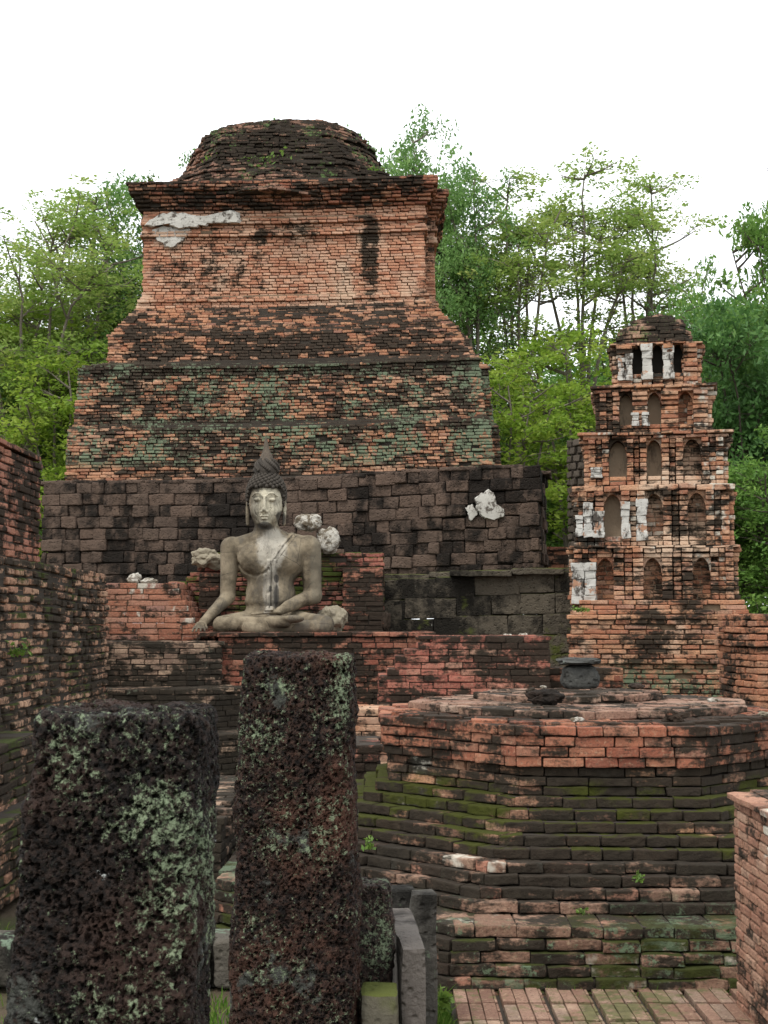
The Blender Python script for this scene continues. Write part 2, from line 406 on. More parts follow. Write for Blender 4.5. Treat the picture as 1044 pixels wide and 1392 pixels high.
for cyi in range(16):                       # paving laid in squares of soldier bricks between header strips
    for cxi in range(8):
        x0 = .28 + cxi * .2; y0 = 6.6 - (cyi + 1) * .26
        C = [];H = [];A = []
        for k in range(3):
            C.append((x0 + .016 + .056 * k + .028, y0 + .12, -.004 + random.uniform(-.003, .003))); H.append((.0265, .118, .02)); A.append(0)
        for k in range(1):
            pass
        C.append((x0 + .19, y0 + .06, -.006)); H.append((.0065, .055, .02)); A.append(0)
        C.append((x0 + .19, y0 + .19, -.006)); H.append((.0065, .055, .02)); A.append(0)
        add_bricks(pv, C, A, H, T_FAR, .004, 0.0015, 9, .006)
tag(pv.build('brick_paving', [M_PAVE, M_MORTAR]), kind='structure')

t = NT('grass_blade'); gc = t.ramp(t.rnd(), [(0, (.05, .11, .015)), (.6, (.10, .20, .03)), (1, (.22, .27, .07))])
d1 = t.node('ShaderNodeBsdfDiffuse'); t.put(d1.inputs[0], gc); d2 = t.node('ShaderNodeBsdfTranslucent'); t.put(d2.inputs[0], gc)
ms = t.node('ShaderNodeMixShader'); ms.inputs[0].default_value = .4; t.t.links.new(d1.outputs[0], ms.inputs[1]); t.t.links.new(d2.outputs[0], ms.inputs[2])
t.t.links.new(ms.outputs[0], t.out.inputs[0]); M_GRASS = t.mat
def blades(mb, P, h=.08, w=.006):
    n = len(P); a = RNG.uniform(0, 2 * np.pi, n); hh = h * RNG.uniform(.5, 1.3, n); lean = RNG.normal(0, .35, (n, 2)) * hh[:, None]
    wx = np.c_[np.cos(a), np.sin(a), 0 * a] * w / 2
    tip = P + np.c_[lean, hh]; mid = P + np.c_[lean * .35, hh * .6]
    V = np.stack([P - wx, P + wx, mid + wx * .7, tip, mid - wx * .7], 1).reshape(-1, 3)
    Fq = np.arange(n)[:, None] * 5
    mb.add(V, Fq + np.array([[0, 1, 2, 4]]), 0, RNG.uniform(0, 1, n)); mb.add(V[:0], np.zeros((0, 3), int))
    mb.f.append((Fq + np.array([[4, 2, 3]])).ravel() + mb.n - len(V)); mb.size.append(np.full(n, 3)); mb.m.append(np.zeros(n, int)); mb.r.append(RNG.uniform(0, 1, n))
gr = MB()
for (x0, x1, y0, y1, n) in [(-1.3, -.55, 9.5, 13.6, 5200), (-1.2, -.3, 6.75, 8.3, 6500), (.06, .27, 5.0, 6.3, 3500), (-1.3, -.2, 4.3, 6.3, 4500), (-2.6, -1.2, 6.75, 13, 7000), (-2.6, -1.4, 4.8, 6.3, 2500), (2.0, 6, 6.5, 16, 30000), (.3, 1.5, 6.27, 6.33, 160), (-6, -2.75, 6, 9, 3000)]:
    P = np.c_[RNG.uniform(x0, x1, n), RNG.uniform(y0, y1, n), np.full(n, -.045)]
    P = P[vnoise(P, 2.3, 5) > -.35]; blades(gr, P, .07, .007)
tag(gr.build('grass', M_GRASS), 'short green grass growing between the ruined brick platforms', 'grass', kind='stuff')

# ------------------------------------------------------------------ the great stupa
CH_C = (X(385, 25), 25.0)
tiltz = lambda x, y: .026 * (x - CH_C[0]) + .018 * math.sin(x * 1.1)
prof = [(700, 84, 676, 21.35), (652, 88, 672, 21.4), (578, 92, 667, 21.44), (574, 100, 660, 21.72), (503, 106, 652, 21.80), (494, 104, 654, 21.74),
        (490, 146, 641, 22.35), (452, 147, 622, 22.5), (416, 183, 586, 22.95), (411, 187, 583, 23.0), (405, 186, 584, 22.95), (400, 193, 579, 23.05),
        (322, 195, 577, 23.05), (319, 190, 582, 22.98), (312, 191, 581, 22.98), (310, 194, 578, 23.03), (303, 194, 578, 23.03), (301, 190, 582, 22.96), (296, 191, 581, 22.96), (294, 195, 578, 23.05),
        (284, 194, 579, 23.03), (278, 189, 583, 22.95), (262, 180, 590, 22.8), (252, 173, 595, 22.7), (243, 171, 596, 22.7)]
PZ = [(at(385, y, d)[2], at(xl, y, d)[0], at(xr, y, d)[0], d) for (y, xl, xr, d) in prof]
zs = np.array([p[0] for p in PZ])
def chedi(z):
    i = int(np.clip(np.searchsorted(zs, z) - 1, 0, len(PZ) - 2)); a, b = PZ[i], PZ[i + 1]
    u = min(max((z - a[0]) / max(b[0] - a[0], 1e-6), 0), 1)
    return [a[k] + (b[k] - a[k]) * u for k in (1, 2, 3)]
lo = (.9, zs[2] - 2.2, zs[6] + .05)
zband = lambda i: PZ[i][0]
spots_t = [((X(300, 23), Zp(440, 22.6)), (.5, .45), .10), ((X(420, 22), Zp(460, 22.6)), (.5, .3), .12)]
M_CH_LOW = brick_mat('weathered_tier_brick', ORANGE[:3] + [(.85, (.52, .28, .17)), (1, (.24, .12, .09))], mold=.53, moldsc=1.15, brickmold=.75, moldcol=(.011, .010, .0085), spots=[((X(385, 21.6), zband(2) + .02), (7, .13), .22), ((X(385, 21.9), zband(4) + .06), (7, .16), .24), ((X(385, 22.9), zband(7) - .3), (2.6, .3), .12)], lichen=(.475, zband(1) + .1, zband(5) + .15, LICH), pale=.3)
M_CH_BODY = brick_mat('orange_body_brick', [(0, (.40, .17, .10)), (.3, (.48, .22, .13)), (.6, (.54, .29, .18)), (.85, (.55, .34, .23)), (1, (.42, .22, .15))], mold=.40, moldsc=.8, streak=.72, brickmold=.22, pale=.8,
    spots=[((X(270, 23), Zp(370, 23)), (.75, .5), .10), ((X(503, 23), Zp(345, 23)), (.17, .75), .22), ((X(390, 23), Zp(318, 23)), (.6, .22), .16), ((X(350, 23), Zp(350, 23)), (.16, .6), .12), ((X(545, 23), Zp(352, 23)), (.4, .55), -.3)])
M_CH_DARK = brick_mat('blackened_brick', RED, mold=.53, moldsc=.9, brickmold=.45, pale=.35, spots=[((X(520, 23), Zp(285, 23)), (1.0, .3), -.13), ((X(400, 23), Zp(245, 23)), (1.3, .12), -.2)])
M_DOME = brick_mat('blackened_dome_brick', [(0, (.22, .12, .09)), (.5, (.30, .17, .12)), (1, (.40, .22, .15))], mold=.64, moldsc=.8, brickmold=.4, lichen=(.33, 8, 12, (.09, .14, .05)))
st = thing('brick_stupa', 'huge stepped brick stupa with dark rounded top behind the seated statue', 'stupa', (CH_C[0], CH_C[1], 0))
def chedi_part(name, i0, i1, mat, L=.18, jit=.012, miss=.01, amp=.004, core=M_MORTAR, hh=.050):
    mb = MB(); z = zband(i0); k = 0; zt = zband(i1)
    n = max(1, round((zt - z) / hh)); h = (zt - z) / n
    for k in range(n):
        zc = z + k * h; xl, xr, d = chedi(zc + h * .5); yb = 2 * CH_C[1] - d
        wob = .012 * math.sin(k * 1.7)
        P = rect(xl - wob, d, xr + wob, yb)
        ring(mb, P, zc, h, L=L, D=.2, edges=(0, 1, 3), jit=jit, miss=miss, zf=tiltz, course=k, r=.012, amp=amp, zj=.006, tilt=.02)
        mb.prism(inset(P, .05), zc, zc + h - .003, 1, zf=tiltz)
        R = rect(xr - .5, d + .8, xr + .19, yb - .8)
        ring(mb, R, zc, h, L=L, D=.2, edges=(0, 1), jit=jit, miss=miss, zf=tiltz, course=k, r=.012, zj=.006)
        mb.prism(inset(R, .04), zc, zc + h - .003, 1, zf=tiltz)
    return mb.build(name, [mat, core], st)
chedi_part('base_tier', 0, 2, M_CH_LOW, jit=.02, miss=.02)
chedi_part('lower_tier', 2, 5, M_CH_LOW, jit=.022, miss=.02)
chedi_part('upper_tier', 5, 8, M_CH_LOW, jit=.022, miss=.02)
chedi_part('body', 8, 20, M_CH_BODY, jit=.005, miss=.004, core=M_MORT_L, amp=.002)
chedi_part('cornice', 20, 24, M_CH_DARK, jit=.03, miss=.06)
# dome: irregular mound of courses
dome = [(283, 205, 556, 22.6), (252, 222, 552, 22.9), (240, 243, 540, 23.2), (226, 252, 527, 23.5), (212, 258, 517, 23.7), (200, 272, 503, 23.9), (190, 292, 492, 24.1), (182, 312, 483, 24.3), (176, 330, 476, 24.5), (169, 372, 466, 24.8), (162, 415, 450, 25.0)]
DZ = [(at(385, y, min(d + 1.0, 25.0))[2], at(xl, y, 25.2)[0], at(xr, y, 25.2)[0], d) for (y, xl, xr, d) in dome]
dzs = np.array([p[0] for p in DZ])
mb = MB(); z = dzs[0]; k = 0
while z < dzs[-1] - .02:
    i = int(np.clip(np.searchsorted(dzs, z + .03) - 1, 0, len(DZ) - 2)); a, b = DZ[i], DZ[i + 1]; u = min(1, max(0, (z + .03 - a[0]) / (b[0] - a[0])))
    xl, xr, d = [a[q] + (b[q] - a[q]) * u for q in (1, 2, 3)]
    cx, rx, ry = (xl + xr) / 2, (xr - xl) / 2 * .985, (25.3 - d)
    P = []
    for q in range(14):
        th = 2 * math.pi * q / 14 - math.pi / 2
        c_, s_ = math.cos(th), math.sin(th); e = .75
        f = 1 + .04 * math.sin(q * 2.1 + z * 3.2) + random.uniform(-.035, .035)
        P.append((cx + rx * f * math.copysign(abs(c_) ** e, c_), 25.3 + ry * f * math.copysign(abs(s_) ** e, s_)))
    ring(mb, P, z, .050, L=.19, D=.35, jit=.03, miss=.03, zf=lambda x, y: .02 * math.sin(x * 2 + 1), course=k, r=.014, amp=.006, zj=.008, tilt=.035)
    mb.prism(inset(P, min(.06, rx * .3)), z, z + .048, 1); z += .050; k += 1
mb.build('dome', [M_DOME, M_MORTAR], st)

t = NT('white_stucco'); c = t.mix(t.noise(3, 5, .6), (.36, .34, .29), (.60, .58, .53)); c = t.mix(t.step(t.noise(8, 6, .8), .51, .60), c, (.10, .085, .07))
M_STUCCO = t.finish(c, .9, t.bump(t.noise(20, 5, .7), .012))
def patch(outline, d, th, name, parent, mat=None, sub=6):
    """a slab of old render with a ragged outline given in photo pixels at distance d"""
    pts = []; n = len(outline)
    for i in range(n):
        a, b = outline[i], outline[(i + 1) % n]
        for k in range(sub):
            u = k / sub; L_ = math.hypot(b[0] - a[0], b[1] - a[1])
            pts.append((a[0] + (b[0] - a[0]) * u + random.uniform(-.07, .07) * L_, a[1] + (b[1] - a[1]) * u + random.uniform(-.07, .07) * L_))
    W3 = np.array([at(p[0], p[1], d) for p in pts]); N = len(W3); c = W3.mean(0)
    fr = W3.copy(); fr = c + (fr - c) * .93; fr[:, 1] = d - th; cen = c + (fr - c) * .5; cen[:, 1] = d - th * 1.25
    bk = W3.copy(); bk[:, 1] = d + .03
    V = np.vstack([bk, fr, cen, [[c[0], d - th * 1.3, c[2]]]])
    mb = MB(); Fq = []
    for i in range(N):
        j = (i + 1) % N; Fq += [[i, j, N + j, N + i], [N + i, N + j, 2 * N + j, 2 * N + i]]
    mb.add(V, Fq); mb.add(V, [[2 * N + i, 2 * N + (i + 1) % N, 3 * N] for i in range(N)])
    return mb.build(name, mat or M_STUCCO, parent, smooth=False)
patch([(205, 318), (224, 336), (232, 338), (252, 326), (262, 312), (240, 306), (206, 312)], 23.03, .03, 'plaster_patch', st)
patch([(196, 306), (210, 293), (232, 288), (262, 291), (326, 289), (328, 301), (290, 304), (262, 309), (240, 311), (226, 303), (205, 309)], 22.94, .03, 'plaster_patch', st)

# ------------------------------------------------------------------ laterite walls behind the statue
M_LAT = stone_mat('laterite_block', (.042, .031, .025), (.155, .108, .080), 2.4, mold=.50, bumpd=.035, white=.04)
M_LAT2 = stone_mat('mossy_rendered_laterite', (.06, .052, .04), (.15, .125, .09), 2.6, var=.2, mold=.50, bumpd=.03, white=.07, moss=.42)
def block_wall(mb, poly, z0, z1, h, L, zf=None, edges=(0, 1), D=.3, r=.03, amp=.012, gap=.012, jit=.015, **kw):
    n = max(1, round((z1 - z0) / h)); h = (z1 - z0) / n
    for k in range(n):
        ring(mb, poly, z0 + k * h, h, L=L * random.uniform(.75, 1.3), D=D, edges=edges, tpl=T_BLOCK, r=r, amp=amp, nsc=5, gap=gap, jit=jit, zf=zf, course=k, tilt=.025, zj=.010, lvar=.45, **kw)
        mb.prism(inset(poly, .07), z0 + k * h, z0 + (k + 1) * h - .01, 1, zf=zf)
dl, dr_ = 21.2, 19.9
pL = at(58, 660, dl); pR = at(733, 636, dr_)
wl = quad((pL[0], dl), (pR[0], dr_), 1.6)
lw = thing('laterite_wall', 'long dark wall of rounded laterite blocks behind the statue and below the great stupa', 'wall', (-.8, 20.6, 0))
zwf = lambda x, y: .035 * math.sin(x * .9) + (pR[2] - pL[2]) * (x - pL[0]) / (pR[0] - pL[0])
mb = MB(); block_wall(mb, wl, pL[2] - 12 * .172, pL[2], .172, .33, zf=zwf, edges=(0, 1, 3), r=.022, gap=.002, jit=.03)
cap(mb, wl, pL[2] + .03, .06, .6, .45, ang=math.atan2(dr_ - dl, pR[0] - pL[0]), tpl=T_BLOCK, r=.02, amp=.01, zf=zwf)
mb.prism(inset(wl, .1), 0, pL[2] - 12 * .172, 1)
mb.build('block_courses', [M_LAT, M_MORTAR], lw)
patch([(646, 678), (664, 664), (672, 670), (675, 686), (686, 692), (686, 702), (672, 708), (657, 704), (648, 694)], 20.0, .03, 'plaster_patch', lw)
patch([(632, 690), (642, 684), (650, 700), (640, 708)], 20.06, .02, 'plaster_patch', lw)
b0 = at(516, 782, 18.9); b1 = at(787, 770, 18.6)
bw = thing('laterite_terrace', 'low mossy dark terrace wall with pale specks right of the statue', 'wall', (1.3, 18.8, 0))
mb = MB(); bp = quad((b0[0], 18.9), (b1[0], 18.6), 1.2)
block_wall(mb, bp, .55, b0[2] - .06, .26, .55, zf=lambda x, y: .04 * (x - b0[0]), D=.3, r=.010, amp=.010, gap=.000, jit=.003, edges=(0, 1, 3))
mb.prism(inset(bp, .1), 0, .56, 1)
cap(mb, quad((b0[0] - .05, 18.84), (b1[0], 18.54), 1.2), b0[2], .08, .8, .4, tpl=T_BLOCK, r=.015, amp=.008, zf=lambda x, y: .04 * (x - b0[0]))
mb.build('block_courses', [M_LAT2, M_MORTAR], bw)
M_OLD = brick_mat('old_red_black_brick', RED, mold=.55, moldsc=1.0, brickmold=.45)
mb = MB(); wall(mb, rect(X(736, 21.5), 21.5, X(800, 21.5), 22.1), 0, Zp(742, 21.5), edges=(0, 1, 3), D=.2, jit=.012, amp=.004)
o = mb.build('brick_wall', [M_OLD, M_MORTAR], origin=(X(765, 21.5), 21.5, 0)); tag(o, 'small brick wall stub at the right end of the laterite wall', 'wall')

# ------------------------------------------------------------------ statue surroundings
M_PLINTH = brick_mat('red_plinth_brick', [(0, (.22, .07, .046)), (.4, (.30, .11, .072)), (.8, (.36, .155, .098)), (1, (.27, .13, .09))], mold=.60, moldsc=1.1, brickmold=.5)
M_BACK = brick_mat('mossy_backing_brick', [(0, (.24, .07, .055)), (.4, (.33, .11, .085)), (.8, (.38, .16, .11)), (1, (.28, .12, .10))], mold=.50, moldsc=1.0, brickmold=.4, moss=(.47, 1.2, 3.2, (.07, .09, .02)))
M_REDL = brick_mat('rosy_wall_brick', [(0, (.27, .10, .062)), (.4, (.36, .15, .09)), (.8, (.40, .21, .145)), (1, (.30, .16, .125))], mold=.44, moldsc=1.5, brickmold=.3, lime=.8)
dB = 17.7
bk = thing('brick_backing', 'rough mossy brick mass rising behind the shoulders of the seated statue', 'brick ruin', (X(385, dB), dB, 0))
xa, xb = X(228, dB), X(521, dB)
zt = Zp(752, dB)
def tf(s):
    px = 228 + s * 293
    y = 792 if px < 240 else 792 - (px - 240) * .75 if px < 292 else 750 if px < 450 else 752 + 6 * math.sin(px)
    return Zp(y, dB)
mb = MB(); wall(mb, rect(xa, dB, xb, dB + 1.0), .6, zt + .02, topf=tf, edges=(0, 1, 3), D=.2, jit=.014, miss=.02, amp=.006, r=.012, L=.22, core_mat=1, h=.06)
mb.build('brick_courses', [M_BACK, M_MORTAR], bk)
mb = MB(); xa2, xb2 = X(466, 17.45), X(521, 17.45)      # the cleaner pier on the right
wall(mb, rect(xa2, 17.45, xb2, 17.75), .8, Zp(770, 17.45), edges=(0, 1, 3), D=.15, jit=.012, amp=.005, L=.2, h=.058)
mb.build('pier', [M_PLINTH, M_MORTAR], bk)
mb = MB(); xa2, xb2 = X(270, 17.4), X(297, 17.4)
wall(mb, rect(xa2, 17.4, xb2, 17.75), .8, Zp(782, 17.4), edges=(0, 1, 3), D=.12, jit=.012, amp=.005, L=.16, h=.058)
mb.build('pier', [M_PLINTH, M_MORTAR], bk)
# plinth
dP = 15.9; zP = Zp(859, dP)
pl = thing('statue_plinth', 'broad red and black brick plinth carrying the seated statue', 'plinth', (X(420, dP), dP, 0))
mb = MB(); PP = rect(X(296, dP), dP, X(590, dP), 17.7)
wall(mb, PP, .0, zP - .05, edges=(0, 1, 3), D=.2, jit=.010, amp=.005, L=.23, h=.062, miss=.01)
PT = rect(X(268, dP - .04), dP - .04, X(592, dP - .04), 17.7)
ring(mb, PT, zP - .055, .055, L=.24, D=.24, edges=(0, 1, 3), jit=.01, amp=.005, r=.01)
mb.prism(inset(PT, .03), zP - .05, zP - .01, 1)
cap(mb, inset(PT, .22), zP - .004, .04, .24, .12)
mb.build('brick_courses', [M_PLINTH, M_MORTAR], pl)
# left red brick wall
dR = 16.5
lr = thing('brick_wall', 'rosy red brick wall with white lime streaks left of the statue', 'wall', (X(205, dR), dR, 0))
mb = MB(); wall(mb, rect(X(100, dR), dR, X(272, dR), 17.7), .0, Zp(790, dR), topf=lambda s: Zp(790, dR) if s < .80 else Zp(790 + (s - .80) * 330, dR), edges=(0, 1), D=.2, jit=.007, amp=.004, L=.26, h=.066, tilt=.01)
mb.build('brick_courses', [M_REDL, M_MORT_L], lr)
# stepped dark pedestal, its corner towards the viewer
M_PED = brick_mat('blackish_pedestal_brick', [(0, (.17, .12, .09)), (.5, (.27, .18, .13)), (1, (.42, .30, .21))], mold=.60, moldsc=1.2, brickmold=.45, lichen=(.3, .2, 1.6, (.16, .18, .13)))
ped = thing('stepped_pedestal', 'black weathered brick pedestal in three steps below the rosy brick wall', 'brick ruin', (X(220, 15), 15.0, 0))
for nm, (xr_, yt, d, zb) in zip(('top_step', 'middle_step', 'bottom_step'), ((297, 872, 15.4, 935), (324, 936, 14.9, 985), (330, 1000, 14.3, None))):
    z1 = Zp(yt, d); z0 = Zp(zb, d) - .1 if zb else 0
    mb = MB(); P = rect(X(110, d), d, X(xr_, d), 16.45)
    P2 = [(P[0][0], P[0][1]), (X(xr_ - 42, d), d), (X(xr_ - 42, d), d), (X(xr_, d), d + .35), (X(xr_, d), 15.88), (P[0][0], 16.45)]
    P2 = [P2[0], P2[1], P2[3], P2[4], P2[5]]
    wall(mb, P2, z0, z1, edges=(0, 1, 2), D=.2, jit=.012, amp=.004, L=.22, h=.058, miss=.01)
    cap(mb, inset(P2, .05), z1 + .0, .045, .24, .13)
    mb.build(nm, [M_PED, M_MORTAR], ped)
# stucco lumps
def lump(c, R, seed, mat, name, label, cat, parent=None, amp=.22, sub=4, box=1.0, flat=None, group=None):
    import bmesh
    bm = bmesh.new(); bmesh.ops.create_icosphere(bm, subdivisions=sub, radius=1); P = np.array([v.co[:] for v in bm.verts]); Fc = np.array([[v.index for v in f.verts] for f in bm.faces]); bm.free()
    P = np.sign(P) * np.abs(P) ** box
    n = 1 + amp * vnoise(P + seed * 3.1, 1.3, seed) + amp * .55 * vnoise(P + seed, 3.1, seed + 1) + amp * .2 * vnoise(P, 7.0, seed + 2)
    Q = P * n[:, None] * np.array(R)
    if flat is not None: Q[:, 2] = np.minimum(Q[:, 2], flat * R[2])
    mb = MB(); mb.add(Q + np.array(c), Fc)
    o = mb.build(name, mat, parent=parent, origin=None if parent else (c[0], c[1], c[2] - R[2]), smooth=amp < .15)
    if not parent: tag(o, label, cat, group)
    return o
t = NT('chalky_stucco_lump'); c = t.mix(t.noise(5, 5, .65), (.26, .23, .18), (.58, .56, .50)); c = t.mix(t.step(t.noise(9, 6, .8), .46, .58), c, (.12, .095, .065)); M_LUMP = t.finish(c, .9, t.bump(t.noise(22, 6, .7), .02))
t = NT('tan_stucco_lump'); c = t.mix(t.noise(6, 5, .65), (.12, .10, .07), (.34, .30, .22)); M_TAN = t.finish(c, .9, t.bump(t.noise(22, 6, .7), .02))
lump(at(419, 711, 17.6), (.16, .10, .11), 3, M_LUMP, 'stucco_fragment', 'white stucco lump nearest the statue\'s ear', 'stucco fragment')
lump(at(447, 735, 17.6), (.14, .12, .18), 8, M_LUMP, 'stucco_fragment', 'cream stucco lump just above the statue\'s shoulder on the right', 'stucco fragment')
lump(at(282, 759, 17.6), (.19, .14, .12), 5, M_TAN, 'stucco_fragment', 'tan crumbling stucco lump beside the statue\'s shoulder on the left', 'stucco fragment', amp=.4)
lump(at(183, 786, 16.8), (.07, .06, .06), 6, M_LUMP, 'pale_stone', 'pointed white stone standing on top of the rosy brick wall', 'stone', amp=.35)
lump(at(203, 790, 16.8), (.10, .07, .04), 9, M_LUMP, 'pale_stone', 'flat yellowish stone lying on top of the rosy brick wall', 'stone')
lump(at(525, 845, 17.2), (.05, .05, .13), 12, M_PLINTH, 'brick_fragment', 'broken brick sliver leaning at the right edge of the statue\'s backing', 'brick fragment', amp=.4)
lump(at(453, 842, 16.9), (.18, .2, .17), 14, M_TAN, 'stucco_fragment', 'eroded grey stucco lump beside the statue\'s crossed knee on the right', 'stucco fragment', amp=.35)

# ------------------------------------------------------------------ the seated statue (signed distance field -> surface nets)
def surface_nets(f, xs, ys, zs_):
    """f values on a rectilinear grid; returns verts, quads"""
    nx, ny, nz_ = f.shape; ins = f < 0
    cs = sum(ins[a:nx-1+a, b:ny-1+b, c:nz_-1+c].astype(np.int8) for a in (0,1) for b in (0,1) for c in (0,1))
    act = (cs > 0) & (cs < 8); I = np.argwhere(act); idm = -np.ones(act.shape, np.int64); idm[act] = np.arange(len(I))
    acc = np.zeros((len(I), 3)); cnt = np.zeros(len(I))
    G = (xs, ys, zs_)
    corners = [(a, b, c) for a in (0,1) for b in (0,1) for c in (0,1)]
    for A in corners:
        for ax in range(3):
            if A[ax]: continue
            B = list(A); B[ax] = 1
            fa = f[I[:,0]+A[0], I[:,1]+A[1], I[:,2]+A[2]]; fb = f[I[:,0]+B[0], I[:,1]+B[1], I[:,2]+B[2]]
            m = (fa < 0) != (fb < 0); u = np.where(m, fa / np.where(m, fa - fb, 1), 0)
            for k in range(3):
                g0 = G[k][I[:,k] + A[k]]; g1 = G[k][I[:,k] + B[k]]
                acc[:, k] += m * (g0 + (g1 - g0) * u)
            cnt += m
    V = acc / cnt[:, None]; Q = []
    for ax in range(3):
        o1, o2 = [(1, 2), (2, 0), (0, 1)][ax]
        sl0 = [slice(None)] * 3; sl1 = [slice(None)] * 3; sl0[ax] = slice(0, -1); sl1[ax] = slice(1, None)
        ch = ins[tuple(sl0)] != ins[tuple(sl1)]; E = np.argwhere(ch)
        ok = (E[:, o1] > 0) & (E[:, o2] > 0) & (E[:, o1] < f.shape[o1] - 1) & (E[:, o2] < f.shape[o2] - 1); E = E[ok]
        def cid(d1, d2):
            J = E.copy(); J[:, o1] -= d1; J[:, o2] -= d2; return idm[J[:, 0], J[:, 1], J[:, 2]]
        q = np.stack([cid(1, 1), cid(0, 1), cid(0, 0), cid(1, 0)], 1)
        s_in = ins[E[:, 0], E[:, 1], E[:, 2]]
        q[~s_in] = q[~s_in][:, ::-1]; Q.append(q)
    return V, np.vstack(Q)
def smin(a, b, k):
    h = np.clip(.5 + .5 * (b - a) / k, 0, 1); return b + (a - b) * h - k * h * (1 - h)
S_ = lambda x: np.float32(x)
xs = np.concatenate([np.arange(-1.06, -.32, .014), np.arange(-.32, .24, .0075), np.arange(.24, 1.1, .014)]).astype(np.float32)
ys = np.arange(-.86, .42, .0105).astype(np.float32)
zz_ = np.concatenate([np.arange(-.08, 1.16, .0125), np.arange(1.16, 1.86, .0075)]).astype(np.float32)
GXs, GYs, GZs = np.meshgrid(xs, ys, zz_, indexing='ij')
def sub_apply(fld, lo_, hi_, fn):
    """evaluate a primitive only inside its own bounds"""
    i0, i1 = np.searchsorted(xs, [lo_[0], hi_[0]]); j0, j1 = np.searchsorted(ys, [lo_[1], hi_[1]]); k0, k1 = np.searchsorted(zz_, [lo_[2], hi_[2]])
    sl = (slice(max(i0-1,0), i1+1), slice(max(j0-1,0), j1+1), slice(max(k0-1,0), k1+1))
    fld[sl] = fn(fld[sl], GXs[sl], GYs[sl], GZs[sl])
def ell(fld, c, r, k=.03, cut=False, rot=0.0):
    m = max(r) + k + .05
    def fn(f, x, y, z):
        dx, dy, dz = x - S_(c[0]), y - S_(c[1]), z - S_(c[2])
        if rot: ca, sa = math.cos(rot), math.sin(rot); dx, dz = dx * ca + dz * sa, -dx * sa + dz * ca
        k0 = np.sqrt((dx / r[0]) ** 2 + (dy / r[1]) ** 2 + (dz / r[2]) ** 2); k1 = np.sqrt((dx / r[0] ** 2) ** 2 + (dy / r[1] ** 2) ** 2 + (dz / r[2] ** 2) ** 2)
        e = k0 * (k0 - 1) / np.maximum(k1, 1e-6)
        return -smin(-f, e, k) if cut else smin(f, e, k)
    sub_apply(fld, [c[i] - m for i in range(3)], [c[i] + m for i in range(3)], fn)
def caps(fld, a, b, ra, rb, k=.03, cut=False):
    a = np.array(a); b = np.array(b); m = max(ra, rb) + k + .05
    def fn(f, x, y, z):
        ba = (b - a); L2 = float(ba @ ba)
        h = np.clip(((x - S_(a[0])) * S_(ba[0]) + (y - S_(a[1])) * S_(ba[1]) + (z - S_(a[2])) * S_(ba[2])) / S_(L2), 0, 1)
        e = np.sqrt((x - S_(a[0]) - h * S_(ba[0])) ** 2 + (y - S_(a[1]) - h * S_(ba[1])) ** 2 + (z - S_(a[2]) - h * S_(ba[2])) ** 2) - (S_(ra) + S_(rb - ra) * h)
        return -smin(-f, e, k) if cut else smin(f, e, k)
    sub_apply(fld, np.minimum(a, b) - m, np.maximum(a, b) + m, fn)
fb = np.full(GXs.shape, .5, np.float32)
# torso
ell(fb, (0, .06, .14), (.38, .30, .17), .05)
ell(fb, (0, .05, .42), (.305, .20, .34), .08)
ell(fb, (0, .05, .80), (.40, .215, .26), .09)
ell(fb, (-.19, -.075, .86), (.205, .115, .17), .035)
ell(fb, (.19, -.075, .86), (.205, .115, .17), .035)
caps(fb, (-.45, .05, .985), (.45, .05, .985), .105, .105, .09)
for s in (-1, 1): caps(fb, (s * .08, .06, 1.13), (s * .46, .05, 1.01), .085, .09, .06)
caps(fb, (-.03, .07, .98), (-.04, .05, 1.20), .22, .135, .10)
caps(fb, (-.04, .04, 1.10), (-.05, .03, 1.36), .145, .14, .04)
ell(fb, (0, -.06, .36), (.19, .11, .20), .07)
# legs, folded
caps(fb, (-.20, -.02, .11), (-.56, -.36, .08), .150, .100, .04)
caps(fb, (.22, -.02, .11), (.72, -.38, .08), .150, .110, .04)
caps(fb, (.72, -.40, .055), (-.22, -.56, .04), .09, .065, .02)
caps(fb, (-.56, -.40, .08), (.26, -.58, .115), .095, .062, .018)
ell(fb, (.34, -.60, .15), (.14, .075, .045), .02)
# upper arms, elbows, forearms
caps(fb, (-.50, .05, 1.0), (-.53, .03, .42), .125, .092, .03)
caps(fb, (.50, .05, 1.0), (.545, .03, .44), .125, .096, .03)
caps(fb, (-.53, .02, .40), (-.775, -.40, .11), .086, .052, .03)
caps(fb, (.555, .02, .42), (.16, -.40, .235), .09, .052, .03)
# right hand over the knee: palm, four fingers, thumb
ell(fb, (-.795, -.46, .085), (.062, .075, .032), .02)
for i_, (fx, L_) in enumerate(((-.842, .12), (-.815, .15), (-.787, .155), (-.76, .13))):
    a_ = (fx, -.515, .07); b_ = (fx - .014 * (1.5 - i_), -.565, .045); c_ = (fx - .022 * (1.5 - i_), -.565 - L_ * .5, .012)
    caps(fb, a_, b_, .017, .0155, .006); caps(fb, b_, c_, .0155, .013, .004)
caps(fb, (-.745, -.44, .085), (-.715, -.52, .04), .018, .014, .008)
# left hand resting in the lap
ell(fb, (.10, -.46, .222), (.085, .06, .03), .02)
for i_ in range(4):
    yy = -.42 - .032 * i_; L_ = (.13, .15, .155, .12)[i_]
    caps(fb, (.05, yy, .222), (-.03, yy - .01, .215), .0165, .0155, .005); caps(fb, (-.03, yy - .01, .215), (.04 - L_ - .06, yy - .012, .20), .015, .012, .005)
caps(fb, (.10, -.42, .25), (.02, -.42, .262), .018, .014, .008)
